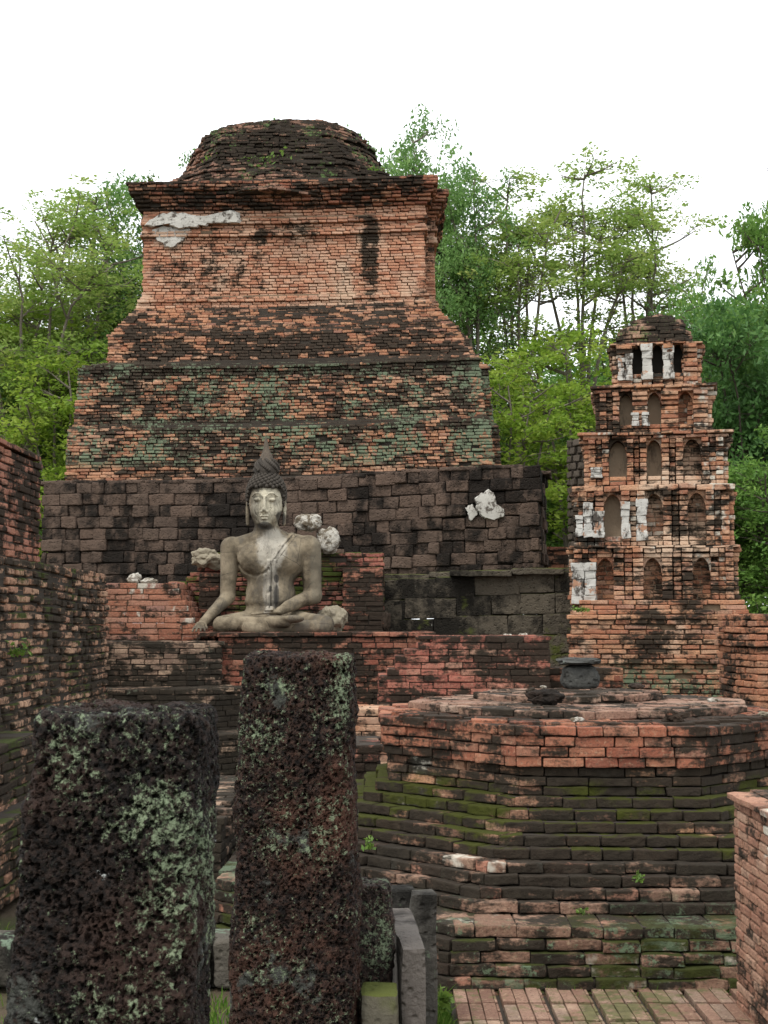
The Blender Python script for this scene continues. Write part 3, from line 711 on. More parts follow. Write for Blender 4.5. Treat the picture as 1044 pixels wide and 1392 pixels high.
# head
HX = -.05
ell(fb, (HX, .02, 1.53), (.215, .225, .275), .03)
ell(fb, (HX, -.045, 1.375), (.158, .16, .155), .06)
ell(fb, (HX, -.165, 1.268), (.05, .045, .04), .03)
for s in (-1, 1):
    ell(fb, (HX + s * .105, -.12, 1.42), (.075, .075, .09), .04)          # cheeks
    ell(fb, (HX + s * .087, -.232, 1.560), (.058, .045, .030), .012, cut=True)   # socket
    ell(fb, (HX + s * .087, -.186, 1.548), (.052, .034, .026), .008)      # lowered lid
    pr = [(.022, -.222, 1.585), (.06, -.222, 1.618), (.11, -.202, 1.622), (.158, -.155, 1.588)]
    for a_, b_ in zip(pr[:-1], pr[1:]): caps(fb, (HX + s * a_[0], a_[1], a_[2]), (HX + s * b_[0], b_[1], b_[2]), .012, .010, .010)
    ell(fb, (HX + s * .030, -.238, 1.405), (.021, .022, .018), .008)      # nostril wing
    ell(fb, (HX + s * .235, .045, 1.54), (.022, .05, .10), .012)          # ear
    caps(fb, (HX + s * .240, .03, 1.47), (HX + s * .228, .0, 1.27), .022, .024, .012)
caps(fb, (HX, -.215, 1.585), (HX, -.262, 1.425), .014, .026, .016)
ell(fb, (HX, -.222, 1.352), (.062, .022, .014), .006)
ell(fb, (HX, -.218, 1.322), (.050, .024, .016), .006)
caps(fb, (HX - .055, -.232, 1.337), (HX + .055, -.232, 1.337), .006, .006, .004, cut=True)
# robe: raised cloth over one shoulder with a hanging sash
def robe(f, x, y, z):
    ed = (x + .016) - (z - .80) * .71                     # diagonal hem from shoulder to waist
    m1 = np.clip(ed / .012, 0, 1) * np.clip((z - .3) / .05, 0, 1) * np.clip((1.22 - z) / .05, 0, 1)
    hem = np.exp(-((ed - .05) / .012) ** 2) * np.clip((z - .78) / .05, 0, 1) * np.clip((1.2 - z) / .05, 0, 1)
    m2 = ((x > -.02) & (x < .095) & (z < .84) & (z > .24) & (y < 0)).astype(np.float32)
    fold = (np.abs(x - .035) < .005) & (z < .84) & (z > .26) & (y < 0)
    pec = np.exp(-((np.sqrt(((np.abs(x) - .17) / .215) ** 2 + ((z - .86) / .20) ** 2) - 1) / .06) ** 2) * (z < .82) * (y < .02) * (x < .02)
    nav = np.exp(-(x ** 2 + (z - .45) ** 2) / .0004) * (y < 0); mid = np.exp(-((x + .03) / .012) ** 2) * (z < .8) * (z > .5) * (y < 0)
    return f - S_(.018) * m1 - S_(.016) * hem - S_(.022) * m2 + S_(.022) * fold + S_(.022) * pec + S_(.02) * nav + S_(.008) * mid
fb = robe(fb, GXs, GYs, GZs).astype(np.float32)
nzf = vnoise(np.stack([GXs[::3, ::3, ::3], GYs[::3, ::3, ::3], GZs[::3, ::3, ::3]], -1), 5.0, 21)
V, Q = surface_nets(fb, xs, ys, zz_)
V = V + .006 * np.stack([vnoise(V, 7, 31), vnoise(V, 7, 32), vnoise(V, 7, 33)], -1) * (V[:, 2:3] < 1.2) + .002 * np.stack([vnoise(V, 30, 34)] * 3, -1)
dS = 16.85; base = Vector(at(371, 862, dS)); base.z = zP - .002
del fb, GXs, GYs, GZs, nzf
t = NT('aged_statue_stucco'); geo = t.scaled((1, 1, 1), off=tuple(-base)); p = t.sep(geo)
col = t.mix(t.step(t.noise(3.0, 6, .7), .36, .64), (.085, .068, .046), (.25, .205, .14))
def blob(cx, cz, rx, rz, w=1.0):
    dx = t.m('DIVIDE', t.m('SUBTRACT', p[0], cx), rx); dz = t.m('DIVIDE', t.m('SUBTRACT', p[2], cz), rz)
    d = t.m('ADD', t.m('MULTIPLY', dx, dx), t.m('MULTIPLY', dz, dz)); d = t.m('ADD', d, t.m('MULTIPLY', t.m('SUBTRACT', t.noise(9, 5, .7), .5), 1.6))
    return t.m('MULTIPLY', t.m('SUBTRACT', 1.0, t.step(d, .5, 1.15)), w)
col = t.mix(blob(-.01, .97, .19, .26, .6), col, (.50, .47, .40))
col = t.mix(blob(-.02, .52, .10, .34, .45), col, (.42, .40, .35))
col = t.mix(blob(-.05, 1.48, .21, .25, .9), col, (.50, .46, .35))
col = t.mix(t.m('MULTIPLY', t.step(t.noise(2.6, 6, .75, v=t.scaled((1, 1, .3))), .50, .64), .75), col, (.085, .075, .06))
col = t.mix(t.m('MULTIPLY', t.step(t.noise(14, 6, .8), .56, .68), .7), col, (.09, .075, .06))
cr_ = t.voro(3.2, v=t.scaled((1, 1, 1), v=geo), feat='DISTANCE_TO_EDGE'); col = t.mix(t.m('MULTIPLY', t.m('MULTIPLY', t.m('SUBTRACT', 1.0, t.step(cr_, .004, .016)), t.step(t.noise(3.5, 3, .6), .48, .58)), .7), col, (.04, .034, .027))
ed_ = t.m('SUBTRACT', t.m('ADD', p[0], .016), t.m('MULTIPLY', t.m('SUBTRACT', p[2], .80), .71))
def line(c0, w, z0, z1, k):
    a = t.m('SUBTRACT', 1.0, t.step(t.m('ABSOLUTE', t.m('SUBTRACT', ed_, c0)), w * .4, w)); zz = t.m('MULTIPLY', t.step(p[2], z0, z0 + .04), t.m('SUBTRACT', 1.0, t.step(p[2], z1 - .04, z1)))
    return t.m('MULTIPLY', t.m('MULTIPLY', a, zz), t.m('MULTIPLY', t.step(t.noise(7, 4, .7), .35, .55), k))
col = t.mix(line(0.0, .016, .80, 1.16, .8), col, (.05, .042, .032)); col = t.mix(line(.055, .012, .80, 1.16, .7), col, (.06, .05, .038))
for b_ in ((.09, 1.33, .055, .10), (-.09, 1.24, .10, .05), (.05, .42, .035, .13), (.05, .62, .03, .05), (-.02, .50, .02, .04)): col = t.mix(blob(*b_, .85), col, (.045, .042, .038))
col = t.mix(blob(.55, .72, .12, .55, .45), col, (.12, .11, .085))
M_STAT = t.finish(col, .85, t.bump(t.m('ADD', t.noise(18, 6, .7), t.m('MULTIPLY', t.noise(70, 3, .6), .3)), .010))
stt = thing('seated_statue', 'weathered stucco statue seated cross-legged with one hand over the knee', 'statue', base)
STX = .94
mb = MB(); mb.add(V + np.array(base), Q); mb.build('body', M_STAT, stt, smooth=True)
# hair: cap with rows of curls, topknot and flame
t = NT('dark_statue_hair'); c = t.mix(t.noise(8, 4, .6), (.025, .022, .019), (.085, .072, .058)); M_HAIR = t.finish(c, .9, t.bump(t.noise(30, 4, .6), .008))
import bmesh
bm = bmesh.new(); bmesh.ops.create_icosphere(bm, subdivisions=5, radius=1); IP = np.array([v.co[:] for v in bm.verts]); IF = np.array([[v.index for v in f.verts] for f in bm.faces]); bm.free()
bm = bmesh.new(); bmesh.ops.create_icosphere(bm, subdivisions=1, radius=1); CPt = np.array([v.co[:] for v in bm.verts]); CF = np.array([[v.index for v in f.verts] for f in bm.faces]); bm.free()
def hairline(P):   # lowest hair height for a direction (front high, back low)
    fr = np.clip((-P[:, 1]) * 1.6 + .1, 0, 1); return 1.30 + (1.70 - 1.30) * np.clip(fr + (np.abs(P[:, 0]) < .80) * (P[:, 1] < 0) * .9, 0, 1)
hc = np.array([HX, .045, 1.62]); hr = np.array([.245, .262, .285])
mb = MB(); PP_ = IP * hr + hc; hl = hairline(IP); low = PP_[:, 2] < hl
PP_[low] = (IP[low] * hr * .80 + hc)
mb.add(PP_ + np.array(base), IF)
mb.add(IP * np.array([.155, .16, .15]) + np.array([HX, .05, 1.915]) + np.array(base), IF)
N = 420; ga = np.pi * (3 - 5 ** .5); kk = np.arange(N); zf_ = 1 - 2 * (kk + .5) / N; rr_ = np.sqrt(1 - zf_ ** 2); D_ = np.c_[np.cos(ga * kk) * rr_, np.sin(ga * kk) * rr_, zf_]
for cc, RR, nn in ((hc, hr, 1), (np.array([HX, .05, 1.915]), np.array([.155, .16, .15]), 0)):
    for q in (D_ if nn else D_[::3]):
        P = q * RR + cc
        if nn and P[2] < hairline(q[None])[0] - .005: continue
        if not nn and P[2] < 1.9: continue
        mb.add(CPt * .026 + P + np.array(base), CF)
mb.build('hair', M_HAIR, stt, smooth=True)
mb = MB(); prf = [(1.99, .12), (2.03, .105), (2.06, .085), (2.09, .078), (2.12, .060), (2.16, .044), (2.20, .034), (2.25, .026), (2.29, .016), (2.33, .004)]
mb.tube([(base.x + HX - .01 * (z - 2) * 3, base.y + .05, base.z + z) for z, _ in prf], np.array([r for _, r in prf]), 12)
t = NT('grey_flame_finial'); M_FIN = t.finish(t.mix(t.noise(14, 5, .75), (.035, .03, .025), (.15, .12, .09)), .9, t.bump(t.noise(40, 4, .6), .01))
mb.build('flame_finial', M_FIN, stt, smooth=True)

stt.scale.x = STX; stt.location.x -= .045
# ------------------------------------------------------------------ brick wall with ragged stepped end, mid right
dW = 14.4
M_WB = brick_mat('red_wall_brick', [(0, (.26, .08, .06)), (.4, (.36, .125, .09)), (.8, (.42, .17, .12)), (1, (.34, .2, .14))], mold=.57, moldsc=1.2, brickmold=.45)
mb = MB(); x0, x1 = X(514, dW), X(747, dW)
def tfw(s):
    px = 514 + s * 233
    return Zp(918 if px < 522 else 906 if px < 534 else 893 if px < 546 else 881 if px < 566 else 872 if px < 585 else 866, dW)
wall(mb, rect(x0, dW, x1, dW + .8), .2, Zp(866, dW), topf=tfw, edges=(0, 1, 3), D=.2, jit=.008, amp=.004, L=.25, h=.066, tilt=.01)
cap(mb, rect(X(580, dW), dW + .02, x1, dW + .8), Zp(864, dW), .04, .25, .13)
o = mb.build('brick_wall', [M_WB, M_MORTAR], origin=((x0 + x1) / 2, dW, 0)); tag(o, 'red brick wall with a stepped broken left end, in front of the statue plinth', 'wall')
mb = MB(); wall(mb, rect(X(746, dW + .2), dW + .25, X(848, dW + .2), dW + .9), .2, Zp(912, dW), edges=(0, 1, 3), D=.2, jit=.014, amp=.005, L=.25, h=.066)
o = mb.build('brick_wall', [M_OLD, M_MORTAR], origin=(X(800, dW), dW + .3, 0)); tag(o, 'low dark brick wall end behind the round drum stone', 'wall')
lump(at(690, 868, 15.0), (.05, .05, .05), 31, M_LUMP, 'pale_stone', 'white stone on the red wall top, left one of a pair', 'stone', amp=.3)
lump(at(711, 867, 15.0), (.05, .05, .05), 32, M_LUMP, 'pale_stone', 'white stone on the red wall top, right one of a pair', 'stone', amp=.3)
# steps between plinth and altar on the left of the altar
M_STEP = brick_mat('light_step_brick', ORANGE, mold=.38, moldsc=1.6, brickmold=.3, pale=.6)
mb = MB(); wall(mb, rect(X(440, 11.5), 11.5, X(530, 11.5), 12.2), 0, Zp(966, 11.5), edges=(0, 1, 3), D=.15, jit=.008, amp=.004, L=.2, h=.06)
cap(mb, rect(X(440, 11.5), 11.5, X(530, 11.5), 12.2), Zp(964, 11.5), .04)
o = mb.build('brick_block', [M_STEP, M_MORTAR], origin=(X(490, 11.5), 11.8, 0)); tag(o, 'pale orange brick block between the tall pillar and the round altar', 'brick ruin')
mb = MB(); wall(mb, rect(X(420, 9.6), 9.6, X(516, 9.6), 10.4), 0, Zp(1018, 9.6), edges=(0, 1, 3), D=.15, jit=.008, amp=.004, L=.24, h=.06)
cap(mb, rect(X(420, 9.6), 9.6, X(516, 9.6), 10.4), Zp(1014, 9.6), .04)
o = mb.build('brick_block', [M_WB, M_MORTAR], origin=(X(480, 9.6), 9.8, 0)); tag(o, 'reddish low brick block just left of the round altar', 'brick ruin')

# ------------------------------------------------------------------ small niched stupa on the right
dN = 17.0
M_ST = brick_mat('orange_niche_brick', ORANGE, mold=.47, moldsc=1.3, brickmold=.38, pale=.9, lime=.3)
M_ST_D = brick_mat('dark_crown_brick', [(0, (.2, .12, .09)), (.6, (.3, .19, .13)), (1, (.38, .24, .17))], mold=.62, moldsc=1.3, brickmold=.4, lichen=(.34, 4, 6, (.1, .13, .05)))
M_ST_B = brick_mat('green_stained_base_brick', ORANGE, mold=.47, moldsc=1.4, brickmold=.3, pale=.9, lichen=(.58, -.2, 1.18, (.11, .14, .085)))
t = NT('beige_niche_plaster'); c = t.mix(t.noise(3, 5, .65), (.22, .165, .11), (.38, .30, .21)); c = t.mix(t.step(t.noise(3, 5, .7, v=t.scaled((1, 1, .4))), .52, .65), c, (.08, .065, .05)); M_NICHE = t.finish(c, .92, t.bump(t.noise(12, 4, .6), .01))
t = NT('near_black_niche_plaster'); M_NICHE_D = t.finish(t.mix(t.noise(6, 4, .6), (.02, .02, .018), (.06, .055, .045)), .95)  # near-black colour for the core and niche backs of the top tier
t = NT('whitewashed_plaster'); c = t.mix(t.noise(4, 5, .6), (.30, .28, .24), (.56, .55, .51)); c = t.mix(t.step(t.noise(6, 6, .75, v=t.scaled((1, 1, .5))), .50, .60), c, (.07, .06, .05)); c = t.mix(t.step(t.noise(5, 5, .7, v=t.scaled((1, 1, 1), off=(3, 3, 3))), .56, .62), c, (.34, .19, .12)); M_WHITE = t.finish(c, .9, t.bump(t.noise(16, 5, .7), .012))
ns = thing('niched_stupa', 'slender five-tier brick stupa with arched niches at the right', 'stupa', (X(893, 18), 18.0, 0))
NSR = ns
cxp = lambda c: 720 + c / 2.485
cyp = lambda c: 400 + c / 2.485
# crop-space rows: (y0, y1, xl, xr, niches, apex y, spring y, bottom y)
HEADS = []
tiers = [(1048, 858, 160, 718, [(250, 305), (408, 467), (572, 628)], 890, 925, 1043, 17.0),
         (850, 664, 172, 703, [(273, 330), (413, 470), (555, 612)], 672, 700, 828, 17.08),
         (645, 488, 205, 682, [(288, 346), (415, 463), (537, 597)], 490, 520, 622, 17.17),
         (468, 330, 240, 628, [(320, 362), (415, 458), (518, 565)], 330, 355, 440, 17.28),
         (312, 172, 292, 590, [(360, 393), (425, 462), (497, 530)], 168, 190, 268, 17.4)]
for ti, (y0, y1, xl, xr, nic, ya, ysp, yb_, d) in enumerate(tiers):
    z0, z1 = Zp(cyp(y0), d), Zp(cyp(y1), d); XL, XR = X(cxp(xl + 12), d), X(cxp(xr - 12), d); back = 36.0 - d
    za, zsp, zb = Zp(cyp(ya), d), Zp(cyp(ysp), d), Zp(cyp(yb_), d)
    NI = [(X(cxp(a), d) - XL, X(cxp(b), d) - XL) for a, b in nic]
    Wt = XR - XL
    def mk(NI, T):
        br = []; prev = 0.0
        for (a, b) in NI + [(T, T)]:
            w = a - prev
            if w > .22: br += [(prev, prev + w * .36, .055), (prev + w * .36, prev + w * .64, 0.0), (prev + w * .64, a, .055)]
            elif w > 0: br += [(prev, a, .05)]
            prev = b
        return br
    depth = back - d; NS = [(depth * f0, depth * f1) for f0, f1 in ((.17, .27), (.45, .55), (.73, .83))]
    def segs(e, T, z, NI=NI, NS=NS, za=za, zsp=zsp, zb=zb, z0=z0, z1=z1):
        nn = NI if e == 0 else NS
        base_p = mk(nn, T); hgt = z1 - z0
        full = z < zb or z + .03 > za
        capb = .055 if z > z1 - .08 else .03 if z > z1 - .16 else 0; foot = .02 if z < z0 + .09 else 0
        if full:
            return [(a, b, o * .6 + capb + foot) for (a, b, o) in base_p] + [(a, b, capb + foot) for (a, b) in nn]
        k = 1.0
        out = [(a, b, o + capb + foot) for (a, b, o) in base_p]
        if k < .97:
            for (a, b) in nn:
                m = (a + b) / 2; h2 = (b - a) / 2
                if h2 * (1 - k) > .015: out += [(a, m - h2 * k, .01), (m + h2 * k, b, .01)]
        return out
    tr = MB(); n = round((z1 - z0) / .058); h = (z1 - z0) / n
    P = rect(XL, d, XR, back)
    for k in range(n):
        z = z0 + k * h
        ring(tr, P, z, h, L=.2, D=.24, edges=(0, 1, 3), segs=segs, jit=.009, amp=.005, r=.010, course=0, zj=.004, tilt=.02, miss=.004)
        tr.prism(inset(P, .235), z, z + h, 1)
    # ledge above the tier: projecting ragged courses
    zc = z1; nxt = Zp(cyp(tiers[ti + 1][0]), tiers[ti + 1][-1]) if ti < 4 else Zp(cyp(165), d)
    nl = max(1, round((nxt - zc) / .055)); hl = (nxt - zc) / nl
    for k in range(nl):
        e = (.075, .115, .08, .02, -.03)[min(k, 4)]
        LP = rect(XL - e, d - e, XR + e, back + e)
        ring(tr, LP, zc + k * hl, hl, L=.22, D=.3, edges=(0, 1, 3), jit=.02, amp=.006, r=.012, miss=.05, zj=.006, tilt=.035)
        tr.prism(inset(LP, .1), zc + k * hl, zc + (k + 1) * hl - .004, 2)
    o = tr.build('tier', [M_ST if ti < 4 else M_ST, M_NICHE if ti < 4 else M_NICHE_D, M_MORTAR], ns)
    for (a, b) in NI:      # pointed head of the opening, two solid spandrels
        m_ = XL + (a + b) / 2; hw = (b - a) / 2; zs0 = za - min(hw * 1.7, .24)
        for sgn in (-1, 1):
            xo = m_ + sgn * (hw + .01); cur = [(m_ + sgn * hw * math.cos(u * math.pi / 2) ** 1.15, zs0 + (za - zs0) * math.sin(u * math.pi / 2) ** .95) for u in np.linspace(0, 1, 7)]
            pg = [(xo, zs0 - .01)] + cur + [(m_, za + .03), (xo, za + .03)]
            V_ = np.array([(x, d + .012, z) for x, z in pg] + [(x, d + .20, z) for x, z in pg]); n_ = len(pg)
            tr2 = MB(); fr = [list(range(n_))] if sgn < 0 else [list(range(n_))[::-1]]
            tr2.add(V_, fr, 0, random.random()); tr2.add(V_, [[i, n_ + i, n_ + (i + 1) % n_, (i + 1) % n_] for i in range(n_)], 0, random.random())
            HEADS.append((tr2, ti))
    for (a, b) in NI:      # rendered back of each niche with its sill
        nb = MB(); x0_, x1_ = XL + a - .02, XL + b + .02
        nb.box((x0_, d + .205, zb - .02), (x1_, d + .26, za + .02), 1); nb.box((x0_ + .02, d - .005, zb - .035), (x1_ - .02, d + .22, zb + .002), 1)
        if ti == 0 or (ti == 1 and a > .5) or (ti in (2, 3) and a > .9):      # bare brick backs where the render has fallen away
            C = []; H = []
            for k in range(int((za - zb) / .056) + 1):
                o_ = random.uniform(.3, .7) * (x1_ - x0_)
                for (u0, u1) in ((0, o_), (o_, x1_ - x0_)):
                    C.append((x0_ + (u0 + u1) / 2, d + .212 + random.uniform(-.008, .008), zb + .028 + k * .056)); H.append(((u1 - u0) / 2 - .004, .03, .025))
            add_bricks(nb, C, [0] * len(C), H, T_FAR, .008, .004, 9, .01)
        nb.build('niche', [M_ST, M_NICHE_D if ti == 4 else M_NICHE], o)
    for h_, q_ in HEADS:
        if q_ == ti: h_.build('niche_head', M_ST, o)
    # surviving white plaster pilasters
    wp = {0: [(168, 205, 1045, 905), (210, 246, 1045, 905)], 1: [(178, 200, 815, 745), (205, 232, 820, 700), (238, 270, 820, 730), (332, 358, 825, 700), (384, 416, 832, 690)],
          2: [(226, 262, 620, 583)], 3: [(363, 382, 445, 400), (396, 416, 445, 400)], 4: [(312, 330, 290, 215), (337, 358, 290, 200), (393, 425, 290, 170), (464, 497, 290, 178)]}[ti]
    for (a, b, ya_, yb2) in wp:
        wpz = MB(); xa_, xb_ = X(cxp(a), d), X(cxp(b), d); za_, zb2 = Zp(cyp(ya_), d), Zp(cyp(yb2), d); n = 5
        C = []; H = []
        for k in range(n):
            zz0 = za_ + (zb2 - za_) * (k + .5) / n
            e = .012 if k in (0, n - 1) else .006 if k in (1, n - 2) else 0
            C.append(((xa_ + xb_) / 2, d - .02 - e / 2, zz0)); H.append(((xb_ - xa_) / 2 + e, .05 + e, (zb2 - za_) / n / 2 + .001))
        add_bricks(wpz, C, [0] * n, H, T_BLOCK, .006, .010, 9, .012)
        wpz.build('white_pilaster', M_WHITE, o)
# crown
mb = MB(); rows = [(165, 290, 560), (140, 297, 556), (115, 312, 548), (95, 330, 540), (78, 350, 528), (66, 385, 505), (58, 420, 480)]
zr = [Zp(cyp(r[0]), 17.5) for r in rows]
z = zr[0]; k = 0
while z < zr[-1]:
    xl = X(cxp(np.interp(z + .03, zr, [r[1] for r in rows])), 17.5); xr = X(cxp(np.interp(z + .03, zr, [r[2] for r in rows])), 17.5)
    dd = 17.45 + (xl - X(cxp(290), 17.5)) * .8
    P = [(xl + .1, dd), (xr - .1, dd), (xr, dd + .12), (xr, 36 - dd), (xl, 36 - dd), (xl, dd + .12)]
    ring(mb, P, z, .056, L=.2, D=.28, jit=.02, amp=.006, r=.012, miss=.03, zj=.006, tilt=.03, course=k)
    mb.prism(inset(P, .05), z, z + .054, 1); z += .056; k += 1
mb.build('crown', [M_ST_D, M_MORTAR], ns)
# stupa base with mouldings
mb = MB(); rows = [(1395, 145, 712), (1250, 145, 712), (1245, 130, 722), (1180, 135, 715), (1165, 122, 730), (1140, 140, 714), (1108, 140, 714), (1104, 122, 742), (1086, 125, 740), (1060, 165, 730), (1046, 168, 728)]
zr = [Zp(cyp(r[0]), 16.8) for r in rows]; z = 0; k = 0
while z < zr[-1] - .01:
    zz1 = z + .03; xl = X(cxp(np.interp(zz1, zr, [r[1] for r in rows])), 16.85); xr = X(cxp(np.interp(zz1, zr, [r[2] for r in rows])), 16.85)
    dd = 16.7 + (xl - X(cxp(122), 16.85)) * .7
    xl += .10; xr += .07
    P = rect(xl, dd, xr, 36 - dd)
    ring(mb, P, z, .058, L=.24, D=.3, jit=.012, amp=.006, r=.012, miss=.01, edges=(0, 1, 3), course=k)
    mb.prism(inset(P, .05), z, z + .055, 1); z += .058; k += 1
o = mb.build('moulded_base', [M_ST_B, M_MORT_L], ns)
ns.rotation_euler.z = math.radians(-10); ns.location.x += .11
# brick pier at the far right
dQ = 13.2
mb = MB(); P = quad((X(1009, dQ), dQ + .25), (X(1030, dQ), dQ), 1.2); P = [(X(1009, dQ), dQ + .3), (X(1032, dQ - .2), dQ - .1), (2.1 * dQ * .185, dQ - .1), (2.1 * dQ * .185, dQ + 1.0), (X(1009, dQ), dQ + 1.0)]
for k in range(27):
    z = k * .062; e = (.03 if 22 <= k <= 24 else 0)
    PP2 = inset(P, -e) if e else P
    if z > Zp(843, dQ): break
    ring(mb, PP2, z, .062, L=.22, D=.2, edges=(0, 1, 4), jit=.012, amp=.006, r=.011, course=k)
    mb.prism(inset(P, .05), z, z + .06, 1)
o = mb.build('brick_pier', [brick_mat('pier_brick', ORANGE[:2] + RED[2:], mold=.48, moldsc=1.4, brickmold=.35, pale=.4), M_MORTAR], origin=(X(1035, dQ), dQ, 0)); tag(o, 'squat brick pier cut by the right edge, beside the niched stupa', 'pier')

# ------------------------------------------------------------------ round altar in the foreground
AX, AY = 1.147, 8.42
def octo(r, rot=0.0, n=8, sx=1.0):
    R = r / math.cos(math.pi / n)
    return [(AX + sx * R * math.cos(-math.pi / 2 - math.pi / n + 2 * math.pi * i / n + rot), AY + R * math.sin(-math.pi / 2 - math.pi / n + 2 * math.pi * i / n + rot)) for i in range(n)]
NEARRED = [(0, (.17, .055, .036)), (.3, (.26, .09, .054)), (.6, (.32, .12, .070)), (.85, (.36, .155, .092)), (1, (.24, .12, .085))]
M_RIM = brick_mat('red_rim_brick', NEARRED, mold=.52, moldsc=1.6, brickmold=.38, fine=1.3)
M_TOP = brick_mat('pale_top_brick', [(0, (.19, .11, .08)), (.5, (.27, .165, .12)), (1, (.34, .24, .18))], mold=.52, moldsc=2.0, brickmold=.3, fine=1.3)
M_MOSSY = brick_mat('mossy_step_brick', [(0, (.15, .085, .06)), (.3, (.24, .13, .085)), (.7, (.32, .17, .105)), (.9, (.46, .25, .14)), (1, (.32, .2, .15))], mold=.69, moldsc=1.3, brickmold=.40, fine=1.3, moss=(.465, .40, .82, (.058, .064, .012)), lime=.05)
M_FOOT = brick_mat('damp_foot_brick', [(0, (.14, .085, .06)), (.4, (.22, .13, .09)), (.7, (.27, .17, .12)), (.9, (.36, .15, .10)), (1, (.25, .19, .14))], mold=.60, moldsc=1.5, brickmold=.45, fine=1.3, moss=(.36, -.1, .3, (.05, .058, .015)), lichen=(.36, -.1, .4, (.13, .18, .11)), lime=.25)
al = thing('round_altar', 'broad eight-sided altar of red bricks stepping down into green moss', 'altar', (AX, AY, 0))
awob = lambda x, y: .006 * math.sin(x * 2.3 + y) + .002 * math.sin(x * 5.1)
def altar_part(name, levels, mat, miss=.0, jit=.010, amp=.007, topcap=None, h=.051):
    """levels: (z0, z1, r0, r1) interpolated radius per course"""
    mb = MB(); k = 0
    for (z0, z1, r0, r1, D) in levels:
        n = max(1, round((z1 - z0) / h)); hh = (z1 - z0) / n
        for c in range(n):
            r = r0 + (r1 - r0) * (c / max(1, n - 1))
            P = octo(r + random.uniform(-.006, .006), 0.0)
            ring(mb, P, z0 + c * hh, hh, L=.215, D=D, tpl=T_NEAR, r=.005, amp=amp * .55, nsc=16, gap=.006, jit=jit, miss=miss, zf=awob, course=k, tilt=.010, zj=.002, lvar=.4, hvar=.05)
            mb.prism(inset(P, min(D * .5, .035)), z0 + c * hh, z0 + (c + 1) * hh - .006, 1, zf=awob); k += 1
    if topcap: cap(mb, *topcap[:2], zf=awob, **topcap[2])
    return mb.build(name, [mat, M_MORTAR], al)
altar_part('foot', [(-.06, .0, 2.14, 2.14, .2), (0.0, .255, 2.12, 2.03, .36)], M_FOOT, jit=.016, amp=.010, h=.0505)
altar_part('lower_steps', [(.255, .46, 1.76, 1.58, .18)], M_FOOT, jit=.014, amp=.009)
altar_part('mossy_steps', [(.46, .72, 1.50, 1.18, .16), (.72, .865, 1.125, 1.11, .14)], M_MOSSY, jit=.009, amp=.008)
altar_part('rim', [(.865, 1.075, 1.15, 1.17, .16)], M_RIM, jit=.007, amp=.006, topcap=(octo(1.09), 1.089, dict(h=.04, L=.21, Wd=.115, tpl=T_NEAR, r=.006, amp=.004, tilt=.008)), h=.0525)
mb = MB(); P = [(AX + (x - AX) * 1.02 - .0, AY + .08 + (y - AY) * .92) for x, y in octo(.95, .12, 10)]
ring(mb, P, 1.085, .048, L=.2, D=.12, tpl=T_NEAR, r=.007, amp=.006, jit=.012, zf=awob, tilt=.015); mb.prism(inset(P, .03), 1.07, 1.126, 1, zf=awob)
cap(mb, inset(P, .08), 1.139, .03, .2, .11, tpl=T_NEAR, r=.005, amp=.004, zf=awob, miss=.02)
mb.build('upper_disc', [M_TOP, M_MORTAR], al)
mb = MB(); P = [(AX - .04 + (x - AX) * 1.0, AY + .22 + (y - AY) * .85) for x, y in octo(.53, .3, 9)]
ring(mb, P, 1.138, .046, L=.2, D=.12, tpl=T_NEAR, r=.007, amp=.006, jit=.016, zf=awob, miss=.04); mb.prism(inset(P, .03), 1.12, 1.178, 1, zf=awob)
cap(mb, inset(P, .08), 1.191, .03, .2, .11, tpl=T_NEAR, r=.005, amp=.004, zf=awob, miss=.03)
mb.build('small_disc', [M_TOP, M_MORTAR], al)
# things lying on the altar
M_DRUM = stone_mat('grey_drum_stone', (.035, .035, .032), (.10, .10, .09), 6, mold=.4, lichen=.42, lcol=(.16, .19, .16), bumpd=.02)
dr0 = at(790, 938, 8.9)
dt = thing('drum_stone', 'dark round drum stone with a flat slab on top, standing on the altar', 'stone', (dr0[0], 8.95, 1.18))
lump((dr0[0], 8.95, 1.255), (.112, .112, .078), 41, M_DRUM, 'drum', '', '', parent=dt, amp=.10, box=.6)
lump((dr0[0] - .014, 8.94, 1.352), (.128, .12, .022), 44, M_DRUM, 'slab', '', '', parent=dt, amp=.25, box=.8)
M_DKSTONE = stone_mat('dark_broken_stone', (.05, .035, .028), (.11, .07, .05), 5, mold=.45, bumpd=.015)
q = at(741, 950, 8.0); lump((q[0], 8.0, 1.175), (.095, .07, .045), 51, M_DKSTONE, 'broken_stone', 'dark lumpy broken stone on the altar left of the drum', 'stone', amp=.35)
q = at(723, 944, 8.1); lump((q[0], 8.12, 1.205), (.03, .03, .022), 53, M_TOP, 'brick_fragment', 'small brick chip on the altar beside the broken stone', 'brick fragment', amp=.3)
q = at(914, 985, 7.5); lump((q[0], 7.42, 1.105), (.055, .035, .035), 55, M_RIM, 'brick_fragment', 'pointed red brick chip on the front of the altar rim', 'brick fragment', amp=.45)
q = at(785, 984, 7.4); lump((q[0], 7.42, 1.093), (.028, .02, .014), 57, M_LUMP, 'pale_chip', 'small pale chip on the altar rim, below the dark broken stone', 'stone', amp=.4)
q = at(965, 952, 8.3); lump((q[0], 8.2, 1.15), (.03, .02, .014), 58, M_LUMP, 'pale_chip', 'pale chip on the altar disc towards the right', 'stone', amp=.4)
q = at(1030, 970, 7.9); lump((q[0], 7.75, 1.10), (.035, .03, .016), 59, M_TAN, 'pale_chip', 'tan chip on the altar rim at the right edge', 'stone', amp=.4)
